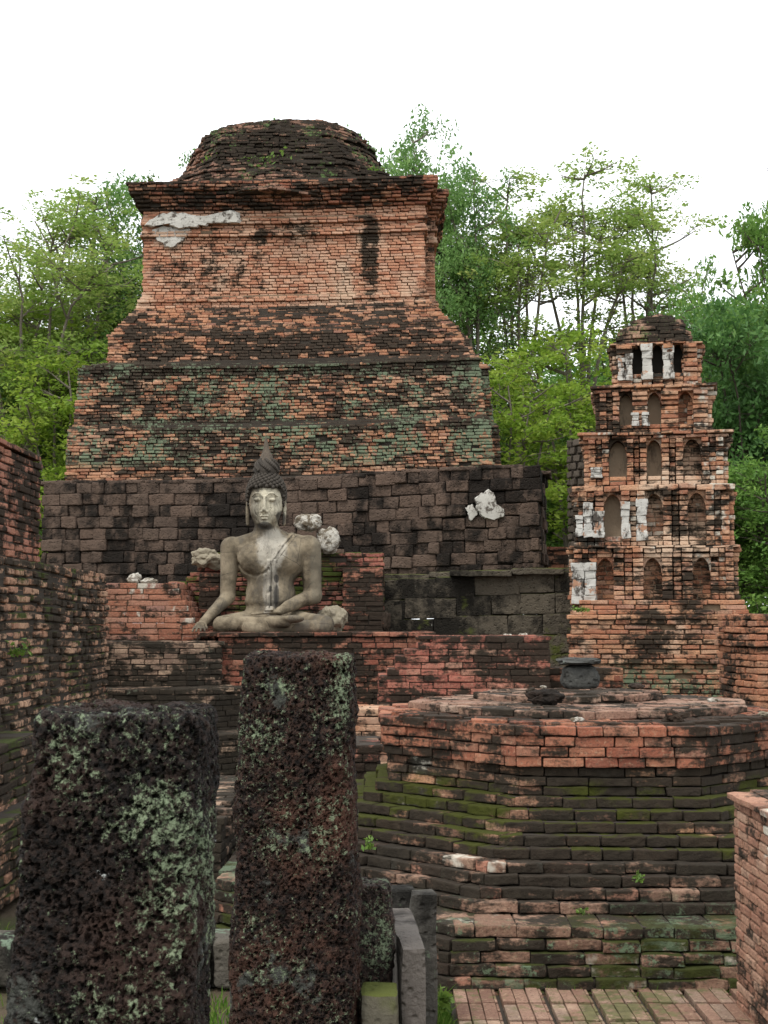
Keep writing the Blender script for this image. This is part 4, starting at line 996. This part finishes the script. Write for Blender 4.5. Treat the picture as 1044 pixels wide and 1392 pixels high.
q = at(862, 932, 9.0); lump((q[0], 8.9, 1.20), (.05, .04, .018), 60, M_DKSTONE, 'broken_stone', 'flat dark stone on the altar right of the drum', 'stone', amp=.3)
q = at(739, 936, 8.2); lump((q[0], 8.2, 1.225), (.02, .015, .008), 61, M_LUMP, 'pale_chip', 'tiny white chip on top of the dark broken stone', 'stone', amp=.3)

# ------------------------------------------------------------------ left walls
M_LW = brick_mat('blackened_left_brick', [(0, (.32, .17, .11)), (.4, (.44, .25, .16)), (.8, (.52, .33, .22)), (1, (.36, .19, .13))], mold=.56, moldsc=.7, brickmold=.35, moss=(.36, -.1, 3, (.06, .075, .02)), spots=[])
lwz = at(148, 787, 14.0); xw = lwz[0]
P = [(xw - .65, 14.0), (xw - .65, 7.6), (xw, 7.6), (xw, 14.0)]; P = [(xw, 7.6), (xw, 14.0), (xw - .9, 14.0), (xw - .9, 7.6)]
mb = MB(); zt = Zp(785, 14.0)
wall(mb, P, 0, zt, edges=(0, 1), D=.18, jit=.018, amp=.008, L=.24, h=.066, r=.018, gap=.016, zf=lambda x, y: .02 * math.sin(y * 1.3), miss=.006)
cap(mb, P, zt + .03, .05, .26, .13, ang=math.pi / 2, amp=.005)
# corner pilaster
o1 = mb.build('brick_wall', [M_LW, M_MORTAR], origin=(xw, 11, 0)); tag(o1, 'black and tan brick wall receding along the left edge', 'wall')
M_LW2 = brick_mat('tall_wall_brick', [(0, (.30, .13, .09)), (.4, (.38, .17, .12)), (.8, (.44, .20, .13)), (1, (.32, .15, .11))], mold=.54, moldsc=.8, brickmold=.35)
e0 = at(57, 624, 15.6); xt = e0[0]
P = [(xt - .12, 12.0), (xt, 15.6), (xt - .9, 15.6), (xt - 1.0, 12.0)]
mb = MB(); wall(mb, P, 0, e0[2], edges=(0, 1), D=.2, jit=.014, amp=.006, L=.26, h=.078, r=.014, zf=lambda x, y: .02 * math.sin(y * 1.5) - .012 * (15.6 - y), gap=.014)
cap(mb, P, e0[2] + .02, .05, .26, .13, ang=math.pi / 2)
o1 = mb.build('brick_wall', [M_LW2, M_MORTAR], origin=(xt, 14, 0)); tag(o1, 'tall red brick wall end at the left edge beside the laterite wall', 'wall')
mb = MB()
for (dz, xx, y1, zt_, z0_) in ((0, -2.28, 9.6, Zp(1014, 8.8), .45), (1, -2.12, 9.3, .45, 0)):
    P = [(xx, 6.9), (xx, y1), (-3.2, y1), (-3.2, 6.9)]
    wall(mb, P, z0_, zt_, edges=(0, 1, 3), D=.2, jit=.012, amp=.006, L=.25, h=.06, r=.011)
    cap(mb, P, zt_ + .012, .04, .25, .12, ang=math.pi / 2)
o1 = mb.build('brick_steps', [M_LW, M_MORTAR], origin=(-2.4, 8, 0)); tag(o1, 'mossy brick steps at the foot of the left wall', 'steps')
# low wall and kerb seen between the pillars
mb = MB(); P = [(-1.36, 8.3), (-.93, 8.3), (-.90, 10.6), (-1.36, 10.6)]
wall(mb, P, 0, .44, edges=(0, 1, 3), D=.2, jit=.01, amp=.005, L=.24, h=.055); cap(mb, P, .475, .04, .22, .12)
o1 = mb.build('brick_block', [M_PED, M_MORTAR, ], origin=(-1.1, 9, 0)); tag(o1, 'low dark brick block with a pinkish top between the two pillars', 'brick ruin')
M_KERB = stone_mat('lichened_kerb_stone', (.05, .045, .038), (.11, .10, .08), 4, mold=.4, lichen=.38, lcol=(.13, .17, .12), bumpd=.02)
mb = MB(); wallp = rect(-2.7, 6.45, -.45, 6.72); ring(mb, wallp, -.03, .22, L=.5, D=.2, tpl=T_BLOCK, r=.03, amp=.014, nsc=6, gap=.01); mb.prism(inset(wallp, .06), -.03, .17, 0)
o1 = mb.build('stone_kerb', M_KERB, origin=(-1.5, 6.6, 0)); tag(o1, 'low kerb of grey lichened stones behind the two pillars', 'kerb')

# ------------------------------------------------------------------ near brick wall bottom right
M_NW = brick_mat('small_thin_brick', [(0, (.24, .12, .08)), (.3, (.33, .17, .115)), (.7, (.38, .21, .14)), (1, (.42, .27, .19))], mold=.46, moldsc=1.6, brickmold=.3, fine=1.5, lichen=(.24, 0, 1, (.12, .15, .07)), lime=.2)
mb = MB(); xn = X(996, 6.05, 1082); zn = Zp(1084, 6.05)
P = [(xn, 6.05), (xn + .0, 3.5), (xn + .42, 3.5), (xn + .42, 6.05)]
z = 0; k = 0
while z < zn - .02:
    ring(mb, P, z, .0372, L=.15, D=.1, edges=(0, 1, 2, 3), tpl=T_FAR, r=.005, amp=.002, jit=.004, gap=.006, course=k, tilt=.012, zj=.002)
    mb.prism(inset(P, .012), z, z + .035, 1); z += .0372; k += 1
cap(mb, P, z + .028, .026, .2, .11, ang=math.pi / 2, tpl=T_NEAR, r=.005, amp=.004)
o1 = mb.build('brick_wall', [M_NW, M_MORT_L], origin=(xn, 5, 0)); tag(o1, 'low wall of small thin bricks at the bottom right corner', 'wall')

# ------------------------------------------------------------------ laterite pillars in front
def laterite(name, c1, c2, lich, whites, seed, sc=1.0, amp=.016, brown=0.5):
    t = NT(name); P_ = t.scaled((1, 1, 1), off=(seed, seed * 2, seed * 3))
    warp = t.node('ShaderNodeTexNoise'); t.put(warp.inputs['Vector'], P_); warp.inputs['Scale'].default_value = 30; warp.inputs['Detail'].default_value = 3
    wm = t.node('ShaderNodeVectorMath', operation='MULTIPLY_ADD'); t.put(wm.inputs[0], warp.outputs['Color']); wm.inputs[1].default_value = (.035, .035, .035); t.put(wm.inputs[2], P_)
    Pw = wm.outputs[0]
    v1 = t.voro(48 * sc, Pw); v2 = t.voro(95 * sc, Pw); n1 = t.noise(7, 5, .65, v=P_); n2 = t.noise(60, 4, .7, v=P_)
    pit1 = t.m('SUBTRACT', 1.0, t.step(v1, .16, .44)); gate = t.step(t.noise(22, 3, .6, v=P_), .36, .50)
    pit2 = t.m('SUBTRACT', 1.0, t.step(v2, .12, .42))
    fill = t.step(t.m('ADD', t.noise(3.0, 4, .6, v=t.scaled((1, 1, 1), v=P_, off=(7, 0, 0))), t.m('MULTIPLY', n2, .25)), .72, .76)      # smooth mortar-like patches
    pits = t.m('MULTIPLY', t.m('ADD', t.m('MULTIPLY', t.m('MULTIPLY', pit1, gate), 1.0), t.m('MULTIPLY', pit2, .45)), t.m('SUBTRACT', 1.0, t.m('MULTIPLY', fill, .85)))
    h = t.m('SUBTRACT', t.m('ADD', t.m('MULTIPLY', n1, 1.1), t.m('MULTIPLY', n2, .45)), pits)
    col = t.mix(t.step(t.noise(45, 5, .8, v=P_), .38, .68), c1, c2)
    col = t.mix(t.m('MULTIPLY', pits, .75, clamp=True), col, (.003, .0025, .002))
    col = t.mix(t.m('MULTIPLY', t.step(t.m('ADD', t.noise(2.2, 4, .6, v=P_), t.m('MULTIPLY', n2, .25)), .62, .78), brown), col, (c2[0] * 1.7, c2[1] * 1.35, c2[2] * 1.2))
    col = t.mix(fill, col, t.mix(n2, (.015, .017, .015), (.065, .065, .055)))
    solid = t.m('SUBTRACT', 1.0, t.m('MULTIPLY', pits, .9, clamp=True))
    if lich:
        ln = t.m('ADD', t.noise(4.0, 4, .6, v=P_), t.m('MULTIPLY', t.m('SUBTRACT', t.noise(48, 6, .85, v=P_), .5), 2.4))
        for (cx, cz, rx, rz, w) in lich:
            p = t.sep(t.pos()); dx = t.m('DIVIDE', t.m('SUBTRACT', p[0], cx), rx); dz = t.m('DIVIDE', t.m('SUBTRACT', p[2], cz), rz)
            dd = t.m('ADD', t.m('MULTIPLY', dx, dx), t.m('MULTIPLY', dz, dz)); ln = t.m('ADD', ln, t.m('MULTIPLY', t.m('SUBTRACT', 1.0, t.step(dd, .1, 1.5)), w))
        lc = t.mix(t.noise(18, 4, .6, v=P_), (.055, .08, .045), (.27, .32, .20))
        col = t.mix(t.m('MULTIPLY', t.step(ln, .70, .77), solid), col, lc)
    if whites: col = t.mix(t.m('MULTIPLY', t.step(t.noise(11, 6, .75, v=t.scaled((1, 1, 1), v=P_, off=(1, 9, 4))), .70 - whites, .74 - whites), solid), col, (.42, .44, .42))
    return t.finish(col, .85, t.bump(t.noise(160, 3, .7, v=P_), .003, .9), spec=.2, disp=(t.m('SUBTRACT', h, .5), amp))
def pillar(name, x0, x1, ytop, d, th, mat, label, lean=0.0, ztaper=.05, zvis=.6, step=.0036, chamfer=.12, bump_top=.012, yaw=0.0, grp=None, roundness=7.0, zb=-.08):
    a = at(x0, ytop, d); b = at(x1, ytop, d); w = b[0] - a[0]; zt = a[2]; cx = (a[0] + b[0]) / 2; cy = d + th / 2
    zsx = np.concatenate([np.arange(zb, zvis, .03), np.arange(zvis, zt - .0001, step), [zt]])
    N = int(2 * (w + th) / step); tt = np.linspace(0, 2 * np.pi, N, endpoint=False)
    c_, s_ = np.cos(tt), np.sin(tt); rho = (np.abs(c_) ** roundness + np.abs(s_) ** roundness) ** (-1 / roundness)
    ux, uy = c_ * rho, s_ * rho
    rings = []
    for z in zsx:
        k = 1 + ztaper * (zt - z) / 1.0
        e = max(0.0, 1 - (zt - z) / .02); k2 = 1 - .06 * e ** 2.2
        P = np.c_[ux * w / 2 * k * k2, uy * th / 2 * k * k2, np.full(N, z)]
        rings.append(P)
    nr = max(6, int(w / 2 / step))
    for q in range(1, nr):
        f = 1 - q / nr; P = rings[len(zsx) - 1].copy(); P[:, :2] *= f; rings.append(P)
    A = np.array(rings)
    big = A.reshape(-1, 3); off = np.array([x0, ytop, 0]) * .13
    dsp = .012 * vnoise(big + off, 6, 1) + .008 * vnoise(big + off, 14, 2) + .006 * vnoise(big + off, 45, 3) + .003 * vnoise(big + off, 90, 6)
    rad = big[:, :2] / (np.linalg.norm(big[:, :2], axis=1)[:, None] + 1e-6)
    big[:, :2] += rad * dsp[:, None]
    topm = big[:, 2] > zt - .04; big[topm, 2] += bump_top * (vnoise(big[topm] + off, 11, 4) + .8 * vnoise(big[topm] + off, 30, 5) + .5 * vnoise(big[topm] + off, 70, 7))
    big[:, 0] += lean * (zt - big[:, 2])
    ca, sa = math.cos(yaw), math.sin(yaw); xx = big[:, 0] * ca - big[:, 1] * sa; yy = big[:, 0] * sa + big[:, 1] * ca
    V = np.c_[xx + cx, yy + cy, big[:, 2]]
    R_ = len(rings); i = np.arange(R_ - 1)[:, None] * N; j = np.arange(N)[None]; jn = (j + 1) % N
    Fq = np.stack([i + j, i + jn, i + N + jn, i + N + j], -1).reshape(-1, 4)
    mb = MB(); mb.add(V, Fq); last = (R_ - 1) * N
    mb.add(V[last:last + N], [list(range(N))])
    o = mb.build(name, mat, origin=(cx, cy, 0), smooth=True)
    return tag(o, label, 'pillar', grp)
zq = lambda y, d: Zp(y, d)
M_PIL1 = laterite('brown_pitted_laterite', (.005, .004, .0035), (.055, .029, .020), [(X(375, 4.6), zq(925, 4.6), .06, .05, .13), (X(465, 4.6), zq(930, 4.6), .03, .25, .12)], .0, 1.3, sc=1.35, amp=.017, brown=.5)
M_PIL2 = laterite('lichened_pitted_laterite', (.004, .0038, .0035), (.034, .021, .016), [(X(170, 2.9), zq(1130, 2.9), .26, .26, .05), (X(150, 2.9), zq(1100, 2.9), .08, .07, .07), (X(100, 2.9), zq(1040, 2.9), .06, .07, .14), (X(230, 2.9), zq(1180, 2.9), .14, .2, .08), (X(160, 2.9), zq(1370, 2.9), .2, .08, .08)], .045, 4.1, sc=1.25, amp=.020, brown=.35)
pillar('laterite_pillar', 327, 478, 893, 4.6, .36, M_PIL1, 'tall dark brown pitted laterite pillar standing right in front of the statue', ztaper=.11, zvis=.15, step=.0034, lean=-.008, grp=None, roundness=4.5)
pillar('laterite_pillar', 42, 272, 975, 2.9, .36, M_PIL2, 'nearest pillar, wide and low, covered with pale green lichen', ztaper=.14, zvis=.72, step=.0028, lean=-.044)
M_PIL3 = laterite('small_post_laterite', (.02, .016, .014), (.07, .045, .035), [(X(512, 5.0), zq(1290, 5.0), .06, .16, .2)], .0, 8.3, sc=1.5, amp=.008)
pillar('laterite_post', 470, 532, 1206, 5.0, .16, M_PIL3, 'short laterite post with green lichen, just right of the tall pillar', ztaper=.02, zvis=.1, step=.006, bump_top=.006)
M_PIL4 = stone_mat('grey_stone_post', (.06, .055, .048), (.15, .14, .12), 7, mold=.5, bumpd=.03, lichen=.30, lcol=(.13, .17, .11))
M_BEAM = stone_mat('pale_topped_stone', (.07, .06, .05), (.17, .155, .14), 5, mold=.46, bumpd=.02, white=.03)
def slab(name, C, H, ang, mat, label, cat, r=.015, amp=.006, tilt=.0):
    mb = MB(); k = 9; tp = template(list(np.linspace(-1, 1, k)), list(np.linspace(-1, 1, k)), list(np.linspace(-1, 1, k)))
    add_bricks(mb, [C], [ang], [H], tp, r, amp, 9, tilt)
    o = mb.build(name, mat, origin=(C[0], C[1], C[2] - H[2])); return tag(o, label, cat)
q = at(575, 1212, 5.75); zt = q[2]
slab('stone_post', (q[0] + .0, 5.75, zt / 2 - .05), (.052, .06, zt / 2 + .05), 0, M_PIL4, 'dark upright stone post closing the small stone frame on the right', 'post')
q2 = at(535, 1212, 5.85); slab('stone_lintel', (q2[0] - .02, 5.86, zt - .05), (.105, .05, .05), 0, M_PIL4, 'weathered stone lintel lying behind the short lichened post', 'lintel')
q3 = at(548, 1255, 5.3); slab('stone_slab', (q3[0] + .01, 5.25, q3[2] / 2 - .03), (.042, .36, q3[2] / 2 + .03), .06, M_BEAM, 'upright stone slab with pale smooth top inside the small stone frame', 'slab', r=.008)
q4 = at(508, 1345, 4.75); slab('stone_block', (q4[0] + .02, 4.78, q4[2] / 2 - .03), (.06, .1, q4[2] / 2 + .03), 0, stone_mat('mossy_block', (.06, .055, .04), (.13, .12, .09), 5, mold=.4, moss=.5), 'mossy low stone block at the bottom, right of the tall pillar', 'stone block')

# ------------------------------------------------------------------ small plants on the ruins
def leaf_mat(name, stops, tr=.4):
    t = NT(name); c = t.ramp(t.rnd(), stops); c = t.mix(t.m('MULTIPLY', t.noise(.8, 3, .5), .35), c, tuple(x * .6 for x in stops[0][1]))
    a = t.node('ShaderNodeBsdfPrincipled'); t.put(a.inputs['Base Color'], c); a.inputs['Roughness'].default_value = .55; a.inputs['Specular IOR Level'].default_value = .3
    b = t.node('ShaderNodeBsdfTranslucent'); t.put(b.inputs[0], c); m = t.node('ShaderNodeMixShader'); m.inputs[0].default_value = tr
    t.t.links.new(a.outputs[0], m.inputs[1]); t.t.links.new(b.outputs[0], m.inputs[2]); t.t.links.new(m.outputs[0], t.out.inputs[0]); return t.mat
M_WEED = leaf_mat('fresh_weed_leaf', [(0, (.09, .17, .03)), (1, (.22, .34, .06))])
def leaves(mb, C, l, w, flat=.5, rnd=None):
    n = len(C); a = RNG.normal(0, 1, (n, 3)); a[:, 2] *= flat; a /= np.linalg.norm(a, axis=1)[:, None]
    b = RNG.normal(0, 1, (n, 3)); b[:, 2] *= .7; b -= (b * a).sum(1)[:, None] * a; b /= np.linalg.norm(b, axis=1)[:, None]
    s = RNG.uniform(.6, 1.3, n)[:, None]; nn = np.cross(a, b)
    V = np.stack([C - a * l / 2 * s, C - b * w / 2 * s + nn * w * .1, C + a * l / 2 * s, C + b * w / 2 * s + nn * w * .1], 1).reshape(-1, 3)
    mb.add(V, np.arange(n)[:, None] * 4 + np.arange(4)[None], 0, RNG.uniform(0, 1, n) if rnd is None else rnd)
def weed(px, py, d, w, h, n, label, leaf=.05, y=None, name='weed', dz=0):
    c = np.array(at(px, py, d)); mb = MB()
    for k in range(max(3, n // 14)):
        th = random.uniform(0, 6.28); e = c + np.array([math.cos(th) * w * random.uniform(.2, 1), math.sin(th) * w * .5, h * random.uniform(.4, 1)])
        mb.tube([c + (e - c) * u + np.array([0, 0, .15 * h * math.sin(u * 3.1)]) for u in (0, .33, .66, 1)], np.array([.004, .003, .002, .001]) * max(1, leaf / .05), 4)
    C = c + np.c_[RNG.normal(0, w * .5, n), RNG.normal(0, w * .25, n), np.abs(RNG.normal(h * .45, h * .3, n))]
    leaves(mb, C, leaf, leaf * .5, .8)
    return tag(mb.build(name, M_WEED, origin=tuple(c)), label, 'weed')
weed(358, 238, 23.4, .45, .30, 260, 'bright green weeds growing low on the front of the great stupa\'s dark top', .09)
weed(330, 243, 23.3, .16, .22, 90, 'small green weed tuft left of the larger weeds on the stupa top', .08)
weed(205, 250, 23.4, .12, .2, 50, 'little weed at the far left end of the stupa cornice', .07)
weed(510, 236, 23.6, .2, .12, 70, 'dull green weeds at the right foot of the stupa top', .07)
weed(300, 222, 23.6, .25, .12, 90, 'dull green weeds on the left half of the dark stupa top', .07)
weed(440, 215, 23.8, .3, .12, 90, 'dull green weeds on the right half of the dark stupa top', .07)
weed(500, 1155, 6.95, .035, .06, 26, 'small bright weed on the left side of the altar steps', .03)
weed(868, 1198, 6.7, .035, .05, 26, 'small bright weed in the middle of the altar steps', .03)
weed(793, 1243, 6.5, .04, .03, 24, 'tiny weed on the ledge near the foot of the altar', .025)
weed(22, 892, 10.2, .10, .12, 46, 'yellow-green fern sprouting from the left brick wall', .05)
weed(790, 832, 16.6, .12, .06, 60, 'green weed at the left corner of the niched stupa base', .05)
weed(385, 1392 - 500, 22, .01, .01, 3, 'dry speck of weed hidden behind the tall pillar', .02) if False else None
weed(603, 1375, 5.9, .03, .08, 40, 'bright grass tuft at the left corner of the brick paving', .05)

# ------------------------------------------------------------------ trees
t = NT('grey_bark'); M_BARK = t.finish(t.mix(t.noise(6, 5, .7, v=t.scaled((1, 1, .25))), (.09, .075, .055), (.24, .21, .17)), .9, t.bump(t.noise(18, 5, .7, v=t.scaled((1, 1, .3))), .03))
t = NT('dark_bark'); M_BARKD = t.finish(t.mix(t.noise(6, 5, .7, v=t.scaled((1, 1, .25))), (.04, .032, .025), (.11, .09, .07)), .9, t.bump(t.noise(18, 5, .7, v=t.scaled((1, 1, .3))), .03))
LM = {'light': leaf_mat('feathery_leaf', [(0, (.15, .25, .05)), (.5, (.28, .40, .08)), (1, (.46, .50, .15))], .5),
      'mid': leaf_mat('mid_green_leaf', [(0, (.09, .19, .04)), (.5, (.17, .32, .06)), (1, (.30, .45, .10))], .5),
      'lime': leaf_mat('lime_leaf', [(0, (.15, .26, .03)), (.5, (.28, .42, .05)), (1, (.45, .53, .09))], .5),
      'teal': leaf_mat('blue_green_leaf', [(0, (.10, .20, .055)), (.6, (.20, .36, .10)), (1, (.34, .50, .16))], .5),
      'dark': leaf_mat('dark_green_leaf', [(0, (.055, .13, .035)), (.5, (.10, .22, .055)), (1, (.19, .34, .08))], .45)}
def bez(a, b, c, n=7):
    u = np.linspace(0, 1, n)[:, None]; return (1 - u) ** 2 * a + 2 * u * (1 - u) * b + u * u * c
def make_tree(H, cr, z0, stems, limbs, twigs, per, leaf, csize, mat, bark, seed, trunk_r=.11, flat=.4, fork=.35, squash=.45, spread=1.0):
    """trunk forks into stems; limbs leave the stems, twigs leave the limbs, a leaf cluster sits on every twig end"""
    rs = np.random.default_rng(seed); wood = MB(); lv = MB()
    fz = H * fork; top = np.array([rs.normal(0, .2), rs.normal(0, .2), fz])
    tr = bez(np.zeros(3), np.array([rs.normal(0, .25), rs.normal(0, .2), fz * .5]), top); wood.tube(tr, np.linspace(trunk_r, trunk_r * .75, len(tr)), 8, cap=False)
    cent = []
    for s in range(stems):
        th = 2 * np.pi * (s + rs.uniform(0, .7)) / stems; ro = cr * rs.uniform(.15, .75) * spread
        e = np.array([math.cos(th) * ro, math.sin(th) * ro, H * rs.uniform(.82, .99)])
        sp = bez(top, top + np.array([math.cos(th) * ro * .35, math.sin(th) * ro * .35, (H - fz) * .55]), e, 10)
        sp += rs.normal(0, .05, sp.shape) * np.linspace(0, 1, 10)[:, None]
        wood.tube(sp, np.linspace(trunk_r * .6, .018, 10), 6)
        for l in range(limbs):
            u = rs.uniform(.12, 1.0); i = u * 9; p = sp[int(i)] + (sp[min(int(i) + 1, 9)] - sp[int(i)]) * (i % 1)
            if p[2] < z0: continue
            ph = rs.uniform(0, 2 * np.pi); ll = cr * rs.uniform(.25, .65) * (1.15 - .55 * u)
            e2 = p + np.array([math.cos(ph) * ll, math.sin(ph) * ll, ll * rs.uniform(.1, .8)])
            lp = bez(p, p + (e2 - p) * .5 + np.array([0, 0, -.08 * ll]), e2, 6); wood.tube(lp, np.linspace(.030, .010, 6), 4, cap=False)
            for w in range(twigs):
                q = lp[rs.integers(2, 6)]; dv = rs.normal(0, 1, 3); dv[2] = abs(dv[2]) * .35; e3 = q + dv * csize * .9
                wood.tube(np.array([q, (q + e3) / 2 + [0, 0, .05], e3]), np.array([.010, .007, .004]), 3, cap=False)
                cent.append(e3)
    cent = np.array(cent); n = len(cent)
    sc_ = csize * rs.uniform(.5, 1.15, n); cnt = (per * (sc_ / csize) ** 1.3).astype(int)
    C = np.repeat(cent, cnt, axis=0); S = np.repeat(sc_, cnt)
    off = rs.normal(0, 1, (len(C), 3)); off /= np.linalg.norm(off, axis=1)[:, None] + 1e-6; off *= (rs.uniform(0, 1, len(C)) ** .5)[:, None]
    off[:, 2] *= squash
    rn = np.clip(np.repeat(rs.uniform(0, 1, n), cnt) * .6 + rs.uniform(0, .4, len(C)), 0, 1)
    leaves(lv, C + off * S[:, None], leaf, leaf * .42, flat, rn)
    w_ = wood.build('trunk', bark); l_ = lv.build('crown', mat)
    return w_.data, l_.data, (w_, l_)
PROTO = {}
def proto(key, *a, **k):
    w, l, obs = make_tree(*a, **k); PROTO[key] = (w, l)
    for o in obs: bpy.data.objects.remove(o)
#       H   cr  z0  stems limbs twigs per leaf csize
proto('feather', 11.5, 3.0, 4.5, 6, 11, 5, 70, .12, .54, LM['light'], M_BARK, 1, flat=.35, squash=.35)
proto('feather2', 11.5, 2.5, 7.4, 5, 11, 5, 62, .12, .50, LM['light'], M_BARK, 2, flat=.35, squash=.35, fork=.44)
proto('clump', 12.5, 1.9, 6.5, 4, 7, 4, 130, .125, .50, LM['teal'], M_BARK, 3, flat=.8, squash=.8, fork=.5)
proto('lime', 7.5, 2.2, 1.0, 6, 10, 4, 55, .16, .50, LM['lime'], M_BARK, 4, flat=.4, squash=.4, fork=.15)
proto('mid', 9.5, 2.8, 1.0, 6, 12, 4, 65, .18, .60, LM['mid'], M_BARKD, 5, flat=.7, squash=.6, fork=.2)
proto('dark', 9.0, 3.0, .5, 7, 13, 5, 75, .20, .65, LM['dark'], M_BARKD, 6, flat=.8, squash=.7, fork=.15)
TH = {'feather': 11.5, 'feather2': 11.5, 'clump': 12.5, 'lime': 7.5, 'mid': 9.5, 'dark': 9.0}
def tree(kind, px, ytop, d, label, rot=0.0, wide=1.0):
    z = Zp(ytop, d); s = z / TH[kind]
    o = thing('tree', label, 'tree', (X(px, d), d, -.05), 'trees behind the ruins'); o.rotation_euler.z = rot; o.scale = (s * wide, s * wide, s)
    for nm, me in zip(('trunk', 'crown'), PROTO[kind]):
        c = bpy.data.objects.new(nm, me); COL.objects.link(c); c.parent = o
    return o
TREES = [
 ('feather', 20, 262, 31, 'feathery light green tree at the far left edge', .3, 1.0),
 ('feather2', 95, 258, 33, 'feathery light green tree just left of the great stupa', 1.2, 1.0),
 ('clump', 172, 232, 34, 'tall green tree touching the stupa cornice on its left', 2.2, 1.0),
 ('feather', 140, 330, 35, 'leafy light green tree low beside the stupa body on the left', 4.4, 1.0),
 ('lime', 25, 440, 33, 'yellow-green tree low at the left edge of the picture', 3.4, 1.1),
 ('mid', 5, 430, 36, 'mid green tree low at the left edge', 0.5, 1.2),
 ('mid', 120, 400, 38, 'mid green tree low beside the great stupa\'s left side', 2.0, 1.2),
 ('dark', 60, 500, 34, 'dark tree just above the tall red wall end', 3.0, 1.2),
 ('lime', 95, 480, 30, 'yellow-green young tree beside the stupa\'s left tiers', 1.0, .9),
 ('clump', 315, 168, 36, 'tree whose crown peeps over the left shoulder of the stupa top', 1.0, .8),
 ('clump', 470, 172, 37, 'tree whose crown peeps over the right shoulder of the stupa top', 2.6, .9),
 ('clump', 572, 158, 32, 'tall blue-green clumpy tree right of the stupa top', .0, .75),
 ('clump', 636, 215, 31, 'blue-green clumpy tree leaning out right of the stupa cornice', 1.9, .75),
 ('feather2', 640, 300, 33, 'airy tree against the stupa\'s right flank', 2.7, .9),
 ('feather2', 715, 250, 32, 'airy thin-branched tree between the stupas, left of the middle', 4.0, .9),
 ('feather2', 800, 228, 33, 'tallest airy tree above the niched stupa', 5.2, .9),
 ('feather2', 872, 240, 34, 'airy tree standing above the niched stupa\'s right half', .6, .85),
 ('lime', 700, 500, 28, 'bright lime-green young tree at the laterite wall\'s right end', 0.7, .9),
 ('lime', 775, 470, 30, 'bright lime-green young tree directly left of the niched stupa', 2.9, .9),
 ('mid', 655, 470, 36, 'mid green tree behind the stupa\'s right lower tiers', 1.7, 1.1),
 ('mid', 745, 520, 38, 'mid green tree filling the gap between the stupas', 3.6, 1.3),
 ('mid', 850, 500, 37, 'mid green tree behind the niched stupa', 4.4, 1.3),
 ('mid', 975, 380, 29, 'rounded mid green tree right of the niched stupa\'s crown', 5.0, .5),
 ('mid', 1080, 240, 31, 'tall tree cut by the right edge', 3.3, .55),
 ('dark', 1030, 440, 25, 'dark dense tree right of the niched stupa', 0.4, .75),
 ('dark', 1085, 420, 27, 'dark tall tree at the right edge', 2.4, .8),
 ('mid', 1045, 600, 23, 'low green tree at the right edge above the brick pier', 2.1, 1.1),
 ('mid', 985, 640, 24, 'low green bushy tree close behind the niched stupa\'s right side', 0.1, 1.3),
 ('dark', 960, 560, 31, 'dark low tree just behind the niched stupa on the right', 1.1, 1.2),
]
for k_, px_, yt_, d_, lb_, r_, w_ in TREES: tree(k_, px_, yt_, d_, lb_, r_, w_)
bk_i = 0
BL = ['behind the left edge', 'behind the tall red wall', 'left of the stupa tiers', 'behind the stupa\'s left foot', 'right of the stupa\'s foot', 'beyond the lime trees', 'beyond the gap of the ruins', 'behind the niched stupa\'s left side', 'behind the niched stupa', 'right of the niched stupa', 'at the right edge']
for px_, b_ in zip((-60, 10, 80, 150, 620, 680, 740, 800, 880, 980, 1070), BL):
    tree('dark', px_, (520, 480, 500, 520, 560, 540, 560, 540, 520, 470, 450)[bk_i], 44 + (bk_i % 3) * 2.5, 'far dark background tree ' + b_, bk_i * 1.3, 1.3); bk_i += 1
# scaly palm trunk left of the niched stupa
pt = thing('palm_stub', 'dark scaly palm trunk standing left of the niched stupa', 'palm trunk', (X(793, 20), 20, 0))
mb = MB(); zt = Zp(600, 20); mb.tube([(X(793, 20), 20, z) for z in np.linspace(0, zt, 12)], np.linspace(.12, .16, 12), 12)
C = []; A_ = []; H_ = []
for i in range(30):
    for j in range(9):
        th = 2 * math.pi * (j + .5 * (i % 2)) / 9; z = zt - .04 - i * .11
        C.append((X(793, 20) + math.cos(th) * .175, 20 + math.sin(th) * .175, z)); A_.append(th + math.pi / 2); H_.append((.05, .03, .05))
add_bricks(mb, C, A_, H_, T_FAR, .02, .008, 9, .15)
mb.build('trunk', M_BARKD, pt)
